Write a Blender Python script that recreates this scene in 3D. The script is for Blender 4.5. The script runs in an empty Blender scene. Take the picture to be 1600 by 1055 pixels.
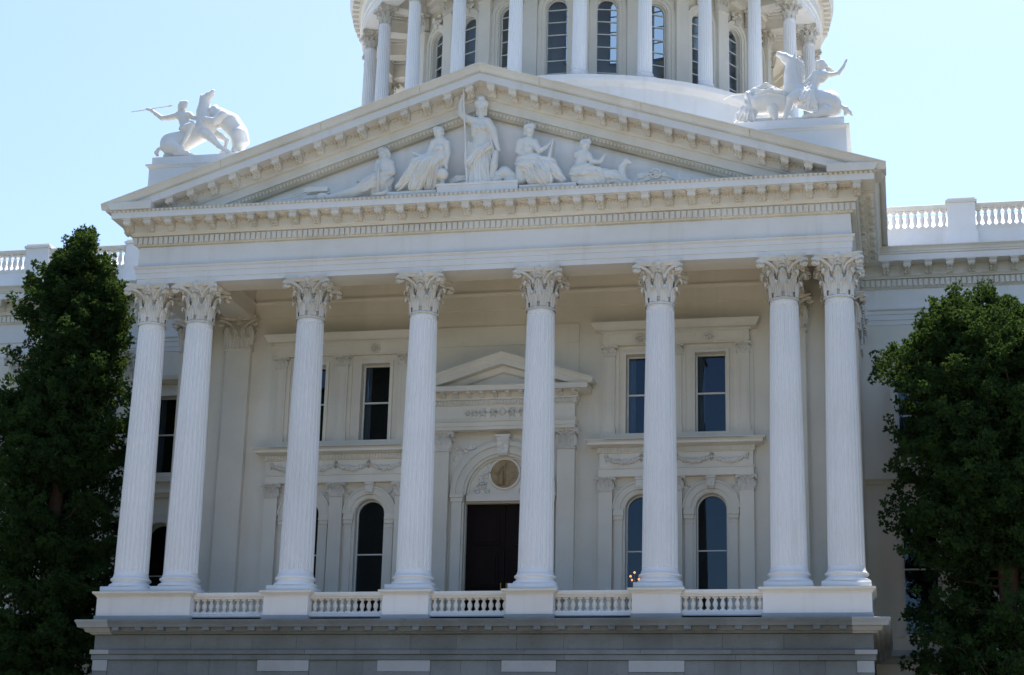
import bpy, math, random
import numpy as np
from mathutils import Vector, Matrix

random.seed(7)
rng = np.random.default_rng(7)
R = math.radians
PI = math.pi
S = bpy.context.scene
COL = S.collection

# ------------------------------------------------------------------ camera, sky, sun, exposure
CAM = Vector((13.5234, -56.85, -7.5857))
yaw, pitch, roll = 0.2158, 0.2865, 0.0255
fwd = Vector((-math.sin(yaw) * math.cos(pitch), math.cos(yaw) * math.cos(pitch), math.sin(pitch)))
r0 = Vector((math.cos(yaw), math.sin(yaw), 0))
u0 = r0.cross(fwd)
rt = math.cos(roll) * r0 + math.sin(roll) * u0
up = -math.sin(roll) * r0 + math.cos(roll) * u0
cd = bpy.data.cameras.new('camera')
cam = bpy.data.objects.new('camera', cd)
COL.objects.link(cam)
m = Matrix((rt, up, -fwd)).transposed().to_4x4()
m.translation = CAM
cam.matrix_world = m
cd.sensor_width = 36.0
cd.sensor_fit = 'HORIZONTAL'
cd.lens = 2824.1 / 1600 * 36
cd.clip_end = 6000
S.camera = cam

SUN_EL, SUN_AZ = R(66), R(11.5)          # azimuth measured from +Y (behind the building) towards +X
wd = bpy.data.worlds.new('World')
S.world = wd
wd.use_nodes = True
wn = wd.node_tree.nodes
sky = wn.new('ShaderNodeTexSky')
sky.sky_type = 'NISHITA'
sky.sun_disc = False
sky.sun_elevation = SUN_EL
sky.sun_rotation = SUN_AZ
sky.air_density = 1.0
sky.dust_density = 1.7
sky.ozone_density = 4.5
wd.node_tree.links.new(sky.outputs[0], wn['Background'].inputs[0])
wn['Background'].inputs[1].default_value = 0.13

sl = bpy.data.lights.new('sun', 'SUN')
sun = bpy.data.objects.new('sun', sl)
COL.objects.link(sun)
sl.energy = 4.0
sl.angle = R(0.53)
sl.color = (1.0, 0.95, 0.88)
sdir = Vector((math.sin(SUN_AZ) * math.cos(SUN_EL), math.cos(SUN_AZ) * math.cos(SUN_EL), math.sin(SUN_EL)))
sun.rotation_euler = sdir.to_track_quat('Z', 'Y').to_euler()

S.view_settings.view_transform = 'Standard'
S.view_settings.look = 'None'
S.view_settings.exposure = 1.0
S.view_settings.gamma = 1.0
S.view_settings.use_curve_mapping = False
S.render.engine = 'CYCLES'
S.cycles.max_bounces = 8
S.cycles.diffuse_bounces = 5
S.cycles.transparent_max_bounces = 12

GZ = -9.2      # ground level; the portico floor is z = 0

# ------------------------------------------------------------------ materials
def nodes_of(name):
    mt = bpy.data.materials.new(name)
    mt.use_nodes = True
    return mt, mt.node_tree.nodes, mt.node_tree.links

def noise_fac(n, l, scale, detail=4, vec=None, mscale=None, rough=0.55):
    geo = n.new('ShaderNodeNewGeometry')
    src = geo.outputs['Position']
    if mscale:
        mp = n.new('ShaderNodeMapping')
        mp.inputs['Scale'].default_value = mscale
        l.new(src, mp.inputs[0])
        src = mp.outputs[0]
    t = n.new('ShaderNodeTexNoise')
    t.inputs['Scale'].default_value = scale
    t.inputs['Detail'].default_value = detail
    t.inputs['Roughness'].default_value = rough
    l.new(src, t.inputs['Vector'])
    return t.outputs[0]

def ramp(n, l, fac, p0, p1, c0=(0, 0, 0, 1), c1=(1, 1, 1, 1)):
    r = n.new('ShaderNodeValToRGB')
    r.color_ramp.elements[0].position = p0
    r.color_ramp.elements[1].position = p1
    r.color_ramp.elements[0].color = c0
    r.color_ramp.elements[1].color = c1
    l.new(fac, r.inputs[0])
    return r.outputs[0]

def mixc(n, l, fac, a, b):
    x = n.new('ShaderNodeMix')
    x.data_type = 'RGBA'
    for s, v in ((x.inputs[0], fac), (x.inputs[6], a), (x.inputs[7], b)):
        if hasattr(v, 'links'):
            l.new(v, s)
        else:
            s.default_value = v
    return x.outputs[2]

def c4(c):
    return (c[0], c[1], c[2], 1)

def paint(name, col, dirt, stain, rough=0.6, amount=0.35, bump=0.15, streak=0.3, spots=0.0, objvar=0.05):
    """Old paint: broad mottling, rain streaks, a few spots and a faint grain."""
    mt, n, l = nodes_of(name)
    b = n['Principled BSDF']
    f1 = ramp(n, l, noise_fac(n, l, 0.55, 5), 0.38, 0.72)
    base = mixc(n, l, f1, c4(col), c4(tuple(a * (1 - amount) + d * amount for a, d in zip(col, dirt))))
    f2 = ramp(n, l, noise_fac(n, l, 1.0, 4, mscale=(2.6, 2.6, 0.22)), 0.55, 0.8)
    mul = n.new('ShaderNodeMath'); mul.operation = 'MULTIPLY'; mul.inputs[1].default_value = streak
    l.new(f2, mul.inputs[0])
    base = mixc(n, l, mul.outputs[0], base, c4(stain))
    f3 = ramp(n, l, noise_fac(n, l, 9.0, 3), 0.62, 0.78)
    mul2 = n.new('ShaderNodeMath'); mul2.operation = 'MULTIPLY'; mul2.inputs[1].default_value = 0.25 + spots
    l.new(f3, mul2.inputs[0])
    base = mixc(n, l, mul2.outputs[0], base, c4(dirt))
    oi = n.new('ShaderNodeObjectInfo')
    ma = n.new('ShaderNodeMath'); ma.operation = 'MULTIPLY_ADD'
    ma.inputs[1].default_value = 2 * objvar; ma.inputs[2].default_value = 1 - objvar
    l.new(oi.outputs['Random'], ma.inputs[0])
    hs = n.new('ShaderNodeHueSaturation')
    l.new(ma.outputs[0], hs.inputs['Value']); l.new(base, hs.inputs['Color'])
    base = hs.outputs[0]
    l.new(base, b.inputs['Base Color'])
    b.inputs['Roughness'].default_value = rough
    b.inputs['Specular IOR Level'].default_value = 0.3
    bp = n.new('ShaderNodeBump')
    bp.inputs['Strength'].default_value = bump
    bp.inputs['Distance'].default_value = 0.02
    l.new(noise_fac(n, l, 14.0, 5), bp.inputs['Height'])
    l.new(bp.outputs[0], b.inputs['Normal'])
    return mt

def plain(name, col, rough=0.5, metal=0.0, var=0.15, emis=None):
    mt, n, l = nodes_of(name)
    b = n['Principled BSDF']
    f = noise_fac(n, l, 5.0, 4)
    l.new(mixc(n, l, f, c4(tuple(c * (1 - var) for c in col)), c4(tuple(min(1, c * (1 + var)) for c in col))), b.inputs['Base Color'])
    b.inputs['Roughness'].default_value = rough
    b.inputs['Metallic'].default_value = metal
    if emis:
        b.inputs['Emission Color'].default_value = c4(emis[0])
        b.inputs['Emission Strength'].default_value = emis[1]
    return mt

M = {}
M['white'] = paint('white_paint', (0.80, 0.795, 0.785), (0.62, 0.58, 0.50), (0.55, 0.52, 0.46), streak=0.34)
M['shaft'] = paint('column_paint', (0.83, 0.83, 0.825), (0.70, 0.68, 0.64), (0.60, 0.58, 0.54), amount=0.25, streak=0.35, bump=0.02)
M['trim'] = paint('weathered_cream_paint', (0.80, 0.775, 0.715), (0.56, 0.50, 0.40), (0.60, 0.55, 0.45), amount=0.5, streak=0.35, spots=0.15)
M['wall'] = paint('cream_wall_paint', (0.755, 0.715, 0.625), (0.55, 0.51, 0.43), (0.58, 0.55, 0.48), amount=0.35, streak=0.3, spots=0.12)
M['carved'] = paint('carved_ornament_paint', (0.76, 0.735, 0.68), (0.45, 0.39, 0.29), (0.5, 0.45, 0.36), amount=0.6, streak=0.3, spots=0.35, bump=0.4)
M['grime'] = paint('grimy_edge_paint', (0.66, 0.62, 0.52), (0.36, 0.32, 0.22), (0.4, 0.36, 0.26), amount=0.8, streak=0.3, spots=0.6, bump=0.4)
M['statue'] = paint('statue_stone', (0.80, 0.79, 0.765), (0.60, 0.56, 0.46), (0.6, 0.57, 0.5), amount=0.35, streak=0.2, spots=0.05, bump=0.3)
M['relief'] = paint('relief_stone', (0.80, 0.79, 0.75), (0.58, 0.53, 0.40), (0.6, 0.55, 0.43), amount=0.5, streak=0.25, spots=0.08, bump=0.3)
M['roof'] = paint('white_roof_coating', (0.80, 0.80, 0.79), (0.62, 0.6, 0.56), (0.66, 0.64, 0.6), streak=0.1)
M['granite'] = paint('grey_granite', (0.20, 0.222, 0.228), (0.11, 0.12, 0.115), (0.12, 0.125, 0.118), rough=0.75, amount=0.8, streak=0.5, spots=0.5, bump=0.5, objvar=0.12)
M['granite_light'] = paint('pale_granite', (0.38, 0.405, 0.42), (0.26, 0.265, 0.26), (0.27, 0.27, 0.26), rough=0.75, amount=0.6, streak=0.3, spots=0.3, bump=0.5)
M['frame'] = plain('window_frame_paint', (0.66, 0.65, 0.62), 0.45)
M['wood'] = plain('dark_door_wood', (0.013, 0.0065, 0.0055), 0.6, var=0.4)
M['wood'].node_tree.nodes['Principled BSDF'].inputs['Specular IOR Level'].default_value = 0.12
M['room'] = plain('darkened_interior', (0.10, 0.085, 0.07), 0.8)  # dark base colour stands in for unlit interiors
M['bronze'] = plain('bronze_medallion', (0.33, 0.235, 0.125), 0.55, metal=0.1, var=0.45)
M['brass'] = plain('brass', (0.5, 0.33, 0.12), 0.35, metal=1.0)
M['bulb'] = plain('lit_bulb', (1, 0.6, 0.3), 0.4, emis=((1.0, 0.28, 0.07), 1.7))
M['curtain'] = plain('grey_blue_curtain', (0.22, 0.26, 0.32), 0.9)
M['bark'] = plain('conifer_bark', (0.07, 0.045, 0.03), 0.9, var=0.4)
M['plaza'] = plain('pale_concrete_paving', (0.39, 0.335, 0.26), 0.85, var=0.12)
M['lawn'] = plain('dry_lawn', (0.085, 0.075, 0.034), 0.9, var=0.3)

def glass_mat():
    mt, n, l = nodes_of('window_glass')
    out = n['Material Output']
    n.remove(n['Principled BSDF'])
    g = n.new('ShaderNodeBsdfGlossy'); g.inputs['Roughness'].default_value = 0.015
    g.inputs['Color'].default_value = (0.62, 0.80, 1.0, 1)  # deep blue of the mirrored sky put into the reflection colour
    t = n.new('ShaderNodeBsdfTransparent'); t.inputs[0].default_value = (0.62, 0.68, 0.68, 1)
    fr = n.new('ShaderNodeFresnel'); fr.inputs['IOR'].default_value = 1.62
    ad = n.new('ShaderNodeMath'); ad.operation = 'MULTIPLY_ADD'; ad.use_clamp = True
    ad.inputs[1].default_value = 0.68; ad.inputs[2].default_value = 0.01
    l.new(fr.outputs[0], ad.inputs[0])
    mx = n.new('ShaderNodeMixShader')
    l.new(ad.outputs[0], mx.inputs[0]); l.new(t.outputs[0], mx.inputs[1]); l.new(g.outputs[0], mx.inputs[2])
    l.new(mx.outputs[0], out.inputs[0])
    return mt
M['glass'] = glass_mat()

def leaf_mat():
    mt, n, l = nodes_of('conifer_foliage')
    out = n['Material Output']
    b = n['Principled BSDF']
    c = mixc(n, l, ramp(n, l, noise_fac(n, l, 2.2, 3), 0.35, 0.7), (0.020, 0.046, 0.020, 1), (0.046, 0.088, 0.026, 1))
    l.new(c, b.inputs['Base Color'])
    b.inputs['Roughness'].default_value = 0.85
    b.inputs['Specular IOR Level'].default_value = 0.08
    tr = n.new('ShaderNodeBsdfTranslucent')
    l.new(mixc(n, l, 0.5, c, (0.15, 0.24, 0.03, 1)), tr.inputs[0])
    mx = n.new('ShaderNodeMixShader'); mx.inputs[0].default_value = 0.33
    l.new(b.outputs[0], mx.inputs[1]); l.new(tr.outputs[0], mx.inputs[2])
    l.new(mx.outputs[0], out.inputs[0])
    return mt
M['leaf'] = leaf_mat()

# ------------------------------------------------------------------ mesh helpers
class MB:
    def __init__(self):
        self.v = []; self.f = []
    def add(self, vs, fs):
        o = len(self.v)
        self.v.extend(vs)
        self.f.extend([tuple(i + o for i in f) for f in fs])
        return self
    def box(self, x0, x1, y0, y1, z0, z1):
        vs = [(x, y, z) for z in (z0, z1) for y in (y0, y1) for x in (x0, x1)]
        return self.add(vs, [(0, 2, 3, 1), (4, 5, 7, 6), (0, 1, 5, 4), (2, 6, 7, 3), (0, 4, 6, 2), (1, 3, 7, 5)])
    def lathe(self, prof, n=24, cx=0, cy=0, a0=0.0, a1=2 * PI, cap=True):
        full = abs(a1 - a0 - 2 * PI) < 1e-6
        k = n if full else n + 1
        vs = []
        for r, z in prof:
            for i in range(k):
                a = a0 + (a1 - a0) * i / n
                vs.append((cx + r * math.cos(a), cy + r * math.sin(a), z))
        fs = []
        for j in range(len(prof) - 1):
            for i in range(n):
                i2 = (i + 1) % k
                fs.append((j * k + i, j * k + i2, (j + 1) * k + i2, (j + 1) * k + i))
        if cap and full:
            fs.append(tuple(range(k))[::-1]); fs.append(tuple((len(prof) - 1) * k + i for i in range(k)))
        return self.add(vs, fs)
    def sweep(self, prof, path, caps=True):
        """Closed profile [(out, z)] along a plan path; 'out' is to the right of the walking direction."""
        n = len(path); k = len(prof); vs = []
        dirs = []
        for i in range(n - 1):
            d = Vector((path[i + 1][0] - path[i][0], path[i + 1][1] - path[i][1])).normalized()
            dirs.append(Vector((d.y, -d.x)))
        for i in range(n):
            if i == 0: mm = dirs[0]
            elif i == n - 1: mm = dirs[-1]
            else: mm = (dirs[i - 1] + dirs[i]) / (1 + dirs[i - 1].dot(dirs[i]))
            for o, z in prof:
                vs.append((path[i][0] + mm.x * o, path[i][1] + mm.y * o, z))
        fs = []
        for i in range(n - 1):
            for j in range(k):
                j2 = (j + 1) % k
                fs.append((i * k + j, (i + 1) * k + j, (i + 1) * k + j2, i * k + j2))
        if caps:
            fs.append(tuple(range(k))); fs.append(tuple((n - 1) * k + j for j in range(k))[::-1])
        return self.add(vs, fs)
    def extrude_x(self, prof, x0, x1, shear=0.0):
        """Closed profile [(y, z)] extruded along x; z sheared by shear * x."""
        k = len(prof)
        vs = [(x0, y, z + shear * x0) for y, z in prof] + [(x1, y, z + shear * x1) for y, z in prof]
        fs = [(j, (j + 1) % k, k + (j + 1) % k, k + j) for j in range(k)]
        fs += [tuple(range(k))[::-1], tuple(range(k, 2 * k))]
        return self.add(vs, fs)
    def tube(self, pts, rad, n=8, flat=1.0, cap=True):
        pts = [Vector(p) for p in pts]
        if not isinstance(rad, (list, tuple)): rad = [rad] * len(pts)
        vs = []; fs = []
        ref = Vector((0, 0, 1))
        d0 = (pts[-1] - pts[0])
        if d0.length > 0 and abs(d0.normalized().z) > 0.8: ref = Vector((0, 1, 0))
        for i, p in enumerate(pts):
            d = (pts[min(i + 1, len(pts) - 1)] - pts[max(i - 1, 0)])
            d = d.normalized() if d.length > 1e-9 else Vector((0, 0, 1))
            e1 = d.cross(ref)
            e1 = e1.normalized() if e1.length > 1e-4 else d.orthogonal().normalized()
            e2 = d.cross(e1).normalized()
            for j in range(n):
                a = 2 * PI * j / n
                q = p + e1 * (rad[i] * math.cos(a)) + e2 * (rad[i] * flat * math.sin(a))
                vs.append(tuple(q))
        for i in range(len(pts) - 1):
            for j in range(n):
                fs.append((i * n + j, i * n + (j + 1) % n, (i + 1) * n + (j + 1) % n, (i + 1) * n + j))
        if cap:
            fs.append(tuple(range(n))[::-1]); fs.append(tuple((len(pts) - 1) * n + j for j in range(n)))
        return self.add(vs, fs)
    def ball(self, c, r, n=8, mrings=5, sz=(1, 1, 1)):
        vs = []; fs = []
        for i in range(1, mrings):
            t = PI * i / mrings
            for j in range(n):
                a = 2 * PI * j / n
                vs.append((c[0] + r * sz[0] * math.sin(t) * math.cos(a), c[1] + r * sz[1] * math.sin(t) * math.sin(a), c[2] + r * sz[2] * math.cos(t)))
        k = len(vs)
        vs += [(c[0], c[1], c[2] + r * sz[2]), (c[0], c[1], c[2] - r * sz[2])]
        for i in range(mrings - 2):
            for j in range(n):
                fs.append((i * n + j, i * n + (j + 1) % n, (i + 1) * n + (j + 1) % n, (i + 1) * n + j))
        for j in range(n):
            fs.append((k, (j + 1) % n, j)); fs.append((k + 1, (mrings - 2) * n + j, (mrings - 2) * n + (j + 1) % n))
        return self.add(vs, fs)
    def arch_band(self, xc, zs, ri, ro, yf, yb, zb=None, n=20):
        """Solid band round an arch (and down its jambs to zb), front at yf, back at yb."""
        inn = []; out = []
        if zb is not None: inn.append((xc - ri, zb)); out.append((xc - ro, zb))
        for i in range(n + 1):
            a = PI - PI * i / n
            inn.append((xc + ri * math.cos(a), zs + ri * math.sin(a)))
            out.append((xc + ro * math.cos(a), zs + ro * math.sin(a)))
        if zb is not None: inn.append((xc + ri, zb)); out.append((xc + ro, zb))
        k = len(inn)
        vs = [(x, yf, z) for x, z in inn] + [(x, yf, z) for x, z in out] + [(x, yb, z) for x, z in inn] + [(x, yb, z) for x, z in out]
        fs = []
        for i in range(k - 1):
            fs += [(i, i + 1, k + i + 1, k + i), (2 * k + i, 2 * k + i + 1, i + 1, i), (k + i, k + i + 1, 3 * k + i + 1, 3 * k + i), (3 * k + i, 3 * k + i + 1, 2 * k + i + 1, 2 * k + i)]
        for i in (0, k - 1):
            fs.append((i, k + i, 3 * k + i, 2 * k + i))
        return self.add(vs, fs)
    def wall(self, x0, x1, z0, z1, y, holes, reveal, n=20):
        """Wall sheet with rectangular or round-headed holes (x0, x1, z0, z1, arched) and their reveals."""
        X = sorted(set([x0, x1] + [h[0] for h in holes] + [h[1] for h in holes]))
        Z = sorted(set([z0, z1] + [h[2] for h in holes] + [h[3] for h in holes]))
        for a, b in zip(X, X[1:]):
            for c, d in zip(Z, Z[1:]):
                xm, zm = (a + b) / 2, (c + d) / 2
                if any(h[0] < xm < h[1] and h[2] < zm < h[3] for h in holes): continue
                self.add([(a, y, c), (b, y, c), (b, y, d), (a, y, d)], [(0, 1, 2, 3)])
        yb = y + reveal
        for h in holes:
            a, b, c, d, arched = h
            pts = [(a, c)]
            if arched:
                r = (b - a) / 2; zs = d - r; xc = (a + b) / 2
                arc = [(xc + r * math.cos(PI - PI * i / n), zs + r * math.sin(PI - PI * i / n)) for i in range(n + 1)]
                for p, q in zip(arc, arc[1:]):
                    self.add([(p[0], y, p[1]), (q[0], y, q[1]), (q[0], y, d), (p[0], y, d)], [(0, 1, 2, 3)])
                pts += arc
            else:
                pts += [(a, d), (b, d)]
            pts.append((b, c))
            for p, q in zip(pts, pts[1:] + pts[:1]):
                if p == q: continue
                self.add([(p[0], y, p[1]), (q[0], y, q[1]), (q[0], yb, q[1]), (p[0], yb, p[1])], [(0, 1, 2, 3)])
        return self
    def xform(self, f):
        self.v = [tuple(f(Vector(p))) for p in self.v]
        return self
    def mesh(self, name, mat, smooth=False):
        me = bpy.data.meshes.new(name)
        me.from_pydata([tuple(p) for p in self.v], [], self.f)
        if mat is not None: me.materials.append(M[mat])
        if smooth: me.polygons.foreach_set('use_smooth', [True] * len(me.polygons))
        me.update()
        return me

WL = {}
def put(name, me, parent=None, loc=(0, 0, 0), rz=0.0, kind=None):
    """Link a mesh (or an Empty when me is None); loc is in world space, children never inherit rotation surprises
    because parts and sub-parts share their parent's origin or sit under an unrotated parent."""
    o = bpy.data.objects.new(name, me)
    COL.objects.link(o)
    loc = Vector(loc)
    if parent is not None:
        pl, prz = WL[parent.name]
        o.parent = parent
        o.location = Matrix.Rotation(-prz, 3, 'Z') @ (loc - pl)
        o.rotation_euler = (0, 0, rz - prz)
    else:
        o.location = loc
        o.rotation_euler = (0, 0, rz)
    WL[o.name] = (loc, rz)
    if kind: o['kind'] = kind
    return o

def tag(o, label, cat, group=None):
    o['label'] = label; o['category'] = cat
    if group: o['group'] = group
    return o

def part(name, mb, mat, parent, smooth=False, kind=None, loc=(0, 0, 0), rz=0.0):
    return put(name, mb.mesh(name, mat, smooth), parent, loc, rz, kind)

# ------------------------------------------------------------------ ground
b = MB(); b.add([(-1500, -1500, GZ), (1500, -1500, GZ), (1500, 1500, GZ), (-1500, 1500, GZ)], [(0, 1, 2, 3)])
put('ground', b.mesh('ground', 'lawn'), kind='structure')
b = MB(); b.add([(-19, -95, GZ + .02), (21, -95, GZ + .02), (21, -4.5, GZ + .02), (-19, -4.5, GZ + .02)], [(0, 1, 2, 3)])
put('plaza_paving', b.mesh('plaza_paving', 'plaza'), kind='structure')

# ------------------------------------------------------------------ the capitol
CAP = put('capitol_building', None, None, (0, 10, GZ))
tag(CAP, 'white neoclassical capitol with columned portico, pediment, side wings and domed drum', 'building')

# ---- carved leaves, scrolls and capitals
def leaf(mb, org, ang, w, h, curl=1.0, nu=4):
    """Acanthus leaf: rises from org, leans out along angle ang and curls over at the tip."""
    path = [(0.0, 0.0), (.02, .28), (.04, .55), (.09, .80), (.20, .97), (.32, 1.0), (.38, .90), (.36, .76)]
    wid = [.85, .95, 1.0, .92, .72, .55, .38, .12]
    ca, sa = math.cos(ang), math.sin(ang)
    vs = []; fs = []
    cols = 2 * nu + 1
    for j, ((o, z), ww) in enumerate(zip(path, wid)):
        for i in range(cols):
            u = (i - nu) / nu
            lob = 1 - .10 * (j % 2) * abs(u)
            x = u * w * .5 * ww * lob
            out = o * h * .92 * curl + (.14 * w) * (1 - u * u) + (.075 * w if i % 2 == 0 else 0) - .07 * w
            zz = z * h - .10 * h * u * u * (1 if j > 2 else .3)
            vs.append((org[0] + ca * out - sa * x, org[1] + sa * out + ca * x, org[2] + zz))
    for j in range(len(path) - 1):
        for i in range(cols - 1):
            fs.append((j * cols + i, j * cols + i + 1, (j + 1) * cols + i + 1, (j + 1) * cols + i))
    mb.add(vs, fs)

def scroll(mb, p0, p1, r, rad, side=1, up=True, turns=1.4, n=6):
    """A ribbon rising from p0 to p1 and rolling up into a volute of radius r in the vertical plane p0-p1."""
    p0 = Vector(p0); p1 = Vector(p1)
    h = Vector((p1.x - p0.x, p1.y - p0.y, 0))
    hl = h.length; h = h.normalized() if hl > 1e-6 else Vector((1, 0, 0))
    pts = []; rd = []
    for i in range(5):
        t = i / 5
        q = p0.lerp(p1, t); q = q - h * (hl * .35 * math.sin(PI * t)) + Vector((0, 0, (p1.z - p0.z) * .12 * math.sin(PI * t)))
        pts.append(q); rd.append(rad * (.8 + .2 * t))
    c = p1 - Vector((0, 0, r))
    steps = 14
    for i in range(steps + 1):
        a = PI / 2 - turns * 2 * PI * i / steps
        rr = r * (1 - .75 * i / steps)
        pts.append(c + h * (rr * math.cos(a)) + Vector((0, 0, rr * math.sin(a)))); rd.append(rad * (1 - .35 * i / steps))
    mb.tube([tuple(p) for p in pts], rd, n)

def abacus(mb, hw, mid, z0, z1, cut=.10):
    ring = []
    for k in range(4):
        a = k * PI / 2
        ca, sa = math.cos(a), math.sin(a)
        for t in (-1, -.92, -.6, -.3, 0, .3, .6, .92):
            if t == -1: continue
            d = hw - (hw - mid) * (1 - abs(t / .92) ** 2) if abs(t) < .92 else hw
            y = t * hw
            ring.append((ca * d - sa * y, sa * d + ca * y))
    lay = [(z0, .90), (z0 + (z1 - z0) * .25, .93), (z0 + (z1 - z0) * .55, .97), (z0 + (z1 - z0) * .62, 1.0), (z1, 1.0)]
    k = len(ring)
    vs = [(x * s, y * s, z) for z, s in lay for x, y in ring]
    fs = [(j * k + i, j * k + (i + 1) % k, (j + 1) * k + (i + 1) % k, (j + 1) * k + i) for j in range(len(lay) - 1) for i in range(k)]
    fs += [tuple(range(k))[::-1], tuple((len(lay) - 1) * k + i for i in range(k))]
    mb.add(vs, fs)

def corinthian(r0, h, hw):
    """Round Corinthian capital, neck radius r0, height h, half width of the abacus hw, standing on z = 0."""
    mb = MB()
    mb.lathe([(r0 * 1.09, -.07 * h), (r0 * 1.12, -.045 * h), (r0 * 1.09, -.02 * h), (r0 * 1.0, 0)], 32, cap=False)
    mb.lathe([(r0 * .90, 0), (r0 * .90, .5 * h), (r0 * 1.0, .74 * h), (r0 * 1.28, .86 * h), (r0 * 1.3, .885 * h)], 32)
    for k in range(8):
        a = k * PI / 4 + PI / 8
        leaf(mb, (r0 * .98 * math.cos(a), r0 * .98 * math.sin(a), 0.0), a, r0 * .70, .40 * h, .95)
    for k in range(8):
        a = k * PI / 4
        leaf(mb, (r0 * .97 * math.cos(a), r0 * .97 * math.sin(a), .12 * h), a, r0 * .70, .56 * h, .95)
    for k in range(4):
        a = k * PI / 2 + PI / 4
        for s in (-1, 1):
            a2 = a + s * .34
            p0 = (r0 * 1.02 * math.cos(a2), r0 * 1.02 * math.sin(a2), .52 * h)
            p1 = ((hw * 1.24) * math.cos(a + s * .05), (hw * 1.24) * math.sin(a + s * .05), .885 * h)
            scroll(mb, p0, p1, .095 * h, .05 * h)
        leaf(mb, (r0 * 1.02 * math.cos(a), r0 * 1.02 * math.sin(a), .40 * h), a, r0 * .55, .42 * h, 1.25)
        f = k * PI / 2
        for s in (-1, 1):
            p0 = (r0 * 1.03 * math.cos(f + s * .36), r0 * 1.03 * math.sin(f + s * .36), .56 * h)
            p1 = (r0 * 1.33 * math.cos(f + s * .10), r0 * 1.33 * math.sin(f + s * .10), .84 * h)
            scroll(mb, p0, p1, .06 * h, .032 * h)
        mb.ball((hw * .80 * math.cos(f), hw * .80 * math.sin(f), .93 * h), .085 * h, 8, 6)
        for q in range(5):
            t = q * 2 * PI / 5
            mb.ball((hw * .80 * math.cos(f) - math.sin(f) * .08 * h * math.cos(t), hw * .80 * math.sin(f) + math.cos(f) * .08 * h * math.cos(t), .93 * h + .07 * h * math.sin(t)), .045 * h, 6, 4)
    abacus(mb, hw, hw * .80, .885 * h, h)
    return mb

def flat_capital(w, h, d, fine=True):
    """Capital of a pilaster of width w: front towards -y, the wall plane at y = 0, shaft proud by d, bottom at z = 0."""
    mb = MB()
    mb.box(-w * .55, w * .55, -d * 1.2, 0, -.06 * h, 0)
    mb.box(-w * .49, w * .49, -d, 0, 0, .88 * h)
    k = 3 if fine else 2
    F = -PI / 2
    for i in range(k):
        u = (i - (k - 1) / 2) / k
        leaf(mb, (u * w * 1.02, -d, 0), F, w * .92 / k, .40 * h, .8, 3)
    for i in range(k + 1):
        u = (i - k / 2) / k
        leaf(mb, (u * w * .98, -d, .12 * h), F, w * .86 / k, .56 * h, .85, 3)
    for s in (-1, 1):
        leaf(mb, (s * w * .49, -d * .55, 0), 0 if s > 0 else PI, d * 1.1, .40 * h, .7, 2)
        leaf(mb, (s * w * .49, -d * .55, .12 * h), 0 if s > 0 else PI, d * 1.1, .56 * h, .8, 2)
        scroll(mb, (s * w * .22, -d * 1.05, .5 * h), (s * w * .70, -d - w * .2, .885 * h), .095 * h, .055 * h)
        scroll(mb, (s * w * .20, -d * 1.05, .55 * h), (s * w * .03, -d - w * .09, .84 * h), .06 * h, .035 * h)
    n = 10
    ring = [(-w * .76, 0)]
    ring += [(w * .76 * t, -(d + w * .26 - w * .14 * (1 - t * t))) for t in [(-1 + 2 * i / n) for i in range(n + 1)]]
    ring += [(w * .76, 0)]
    lay = [(.885 * h, .9), (.94 * h, .95), (.955 * h, 1.0), (h, 1.0)]
    q = len(ring)
    vs = [(x * s, y * s, z) for z, s in lay for x, y in ring]
    fs = [(j * q + i, j * q + (i + 1) % q, (j + 1) * q + (i + 1) % q, (j + 1) * q + i) for j in range(len(lay) - 1) for i in range(q)]
    fs += [tuple(range(q))[::-1], tuple((len(lay) - 1) * q + i for i in range(q))]
    mb.add(vs, fs)
    mb.ball((0, -d - w * .14, .93 * h), .09 * h, 8, 5)
    return mb

def shaft_mesh(rb, rtop, z0, z1, flutes=24, name='column_shaft', mat='shaft'):
    ph = [0, .12, .2, .35, .5, .65, .8, .88]
    H = z1 - z0
    rows = [(0, 1.07, 0), (.006, 1.03, 0), (.014, 1.0, 0), (.022, 1.0, 1), (.15, 0, 1), (.35, 0, 1), (.55, 0, 1), (.75, 0, 1), (.9, 0, 1), (.968, 0, 1), (.975, 0, 0), (.988, 0, 0), (1.0, 0, 0)]
    mb = MB(); vs = []; fs = []
    n = flutes * len(ph)
    for t, k, fl in rows:
        r = rb + (rtop - rb) * (t ** 1.35)
        if k > 1: r *= k
        for i in range(flutes):
            for p in ph:
                dep = 0
                if fl and .12 < p < .88:
                    dep = math.sqrt(max(0, 1 - ((p - .5) / .38) ** 2)) * rb * .085
                a = 2 * PI * (i + p) / flutes
                vs.append(((r - dep) * math.cos(a), (r - dep) * math.sin(a), z0 + H * t))
    for j in range(len(rows) - 1):
        for i in range(n):
            fs.append((j * n + i, j * n + (i + 1) % n, (j + 1) * n + (i + 1) % n, (j + 1) * n + i))
    mb.add(vs, fs)
    return mb.mesh(name, mat)

def column_base(rb, hw, z0, zp, z1):
    mb = MB()
    mb.box(-hw, hw, -hw, hw, z0, zp)
    h = z1 - zp
    prof = [(hw * .96, zp)]
    prof += [(hw * .90 + hw * .08 * math.sin(t), zp + h * .18 - h * .18 * math.cos(t)) for t in np.linspace(0, PI, 8)]
    prof += [(hw * .88, zp + h * .40), (hw * .82, zp + h * .50), (hw * .82, zp + h * .60), (hw * .86, zp + h * .66)]
    prof += [(hw * .86 + hw * .055 * math.sin(t), zp + h * .78 - h * .11 * math.cos(t)) for t in np.linspace(0, PI, 7)]
    prof += [(rb * 1.09, zp + h * .91), (rb * 1.07, z1)]
    mb.lathe(prof, 48)
    return mb.mesh('column_base', 'shaft', True)

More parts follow.
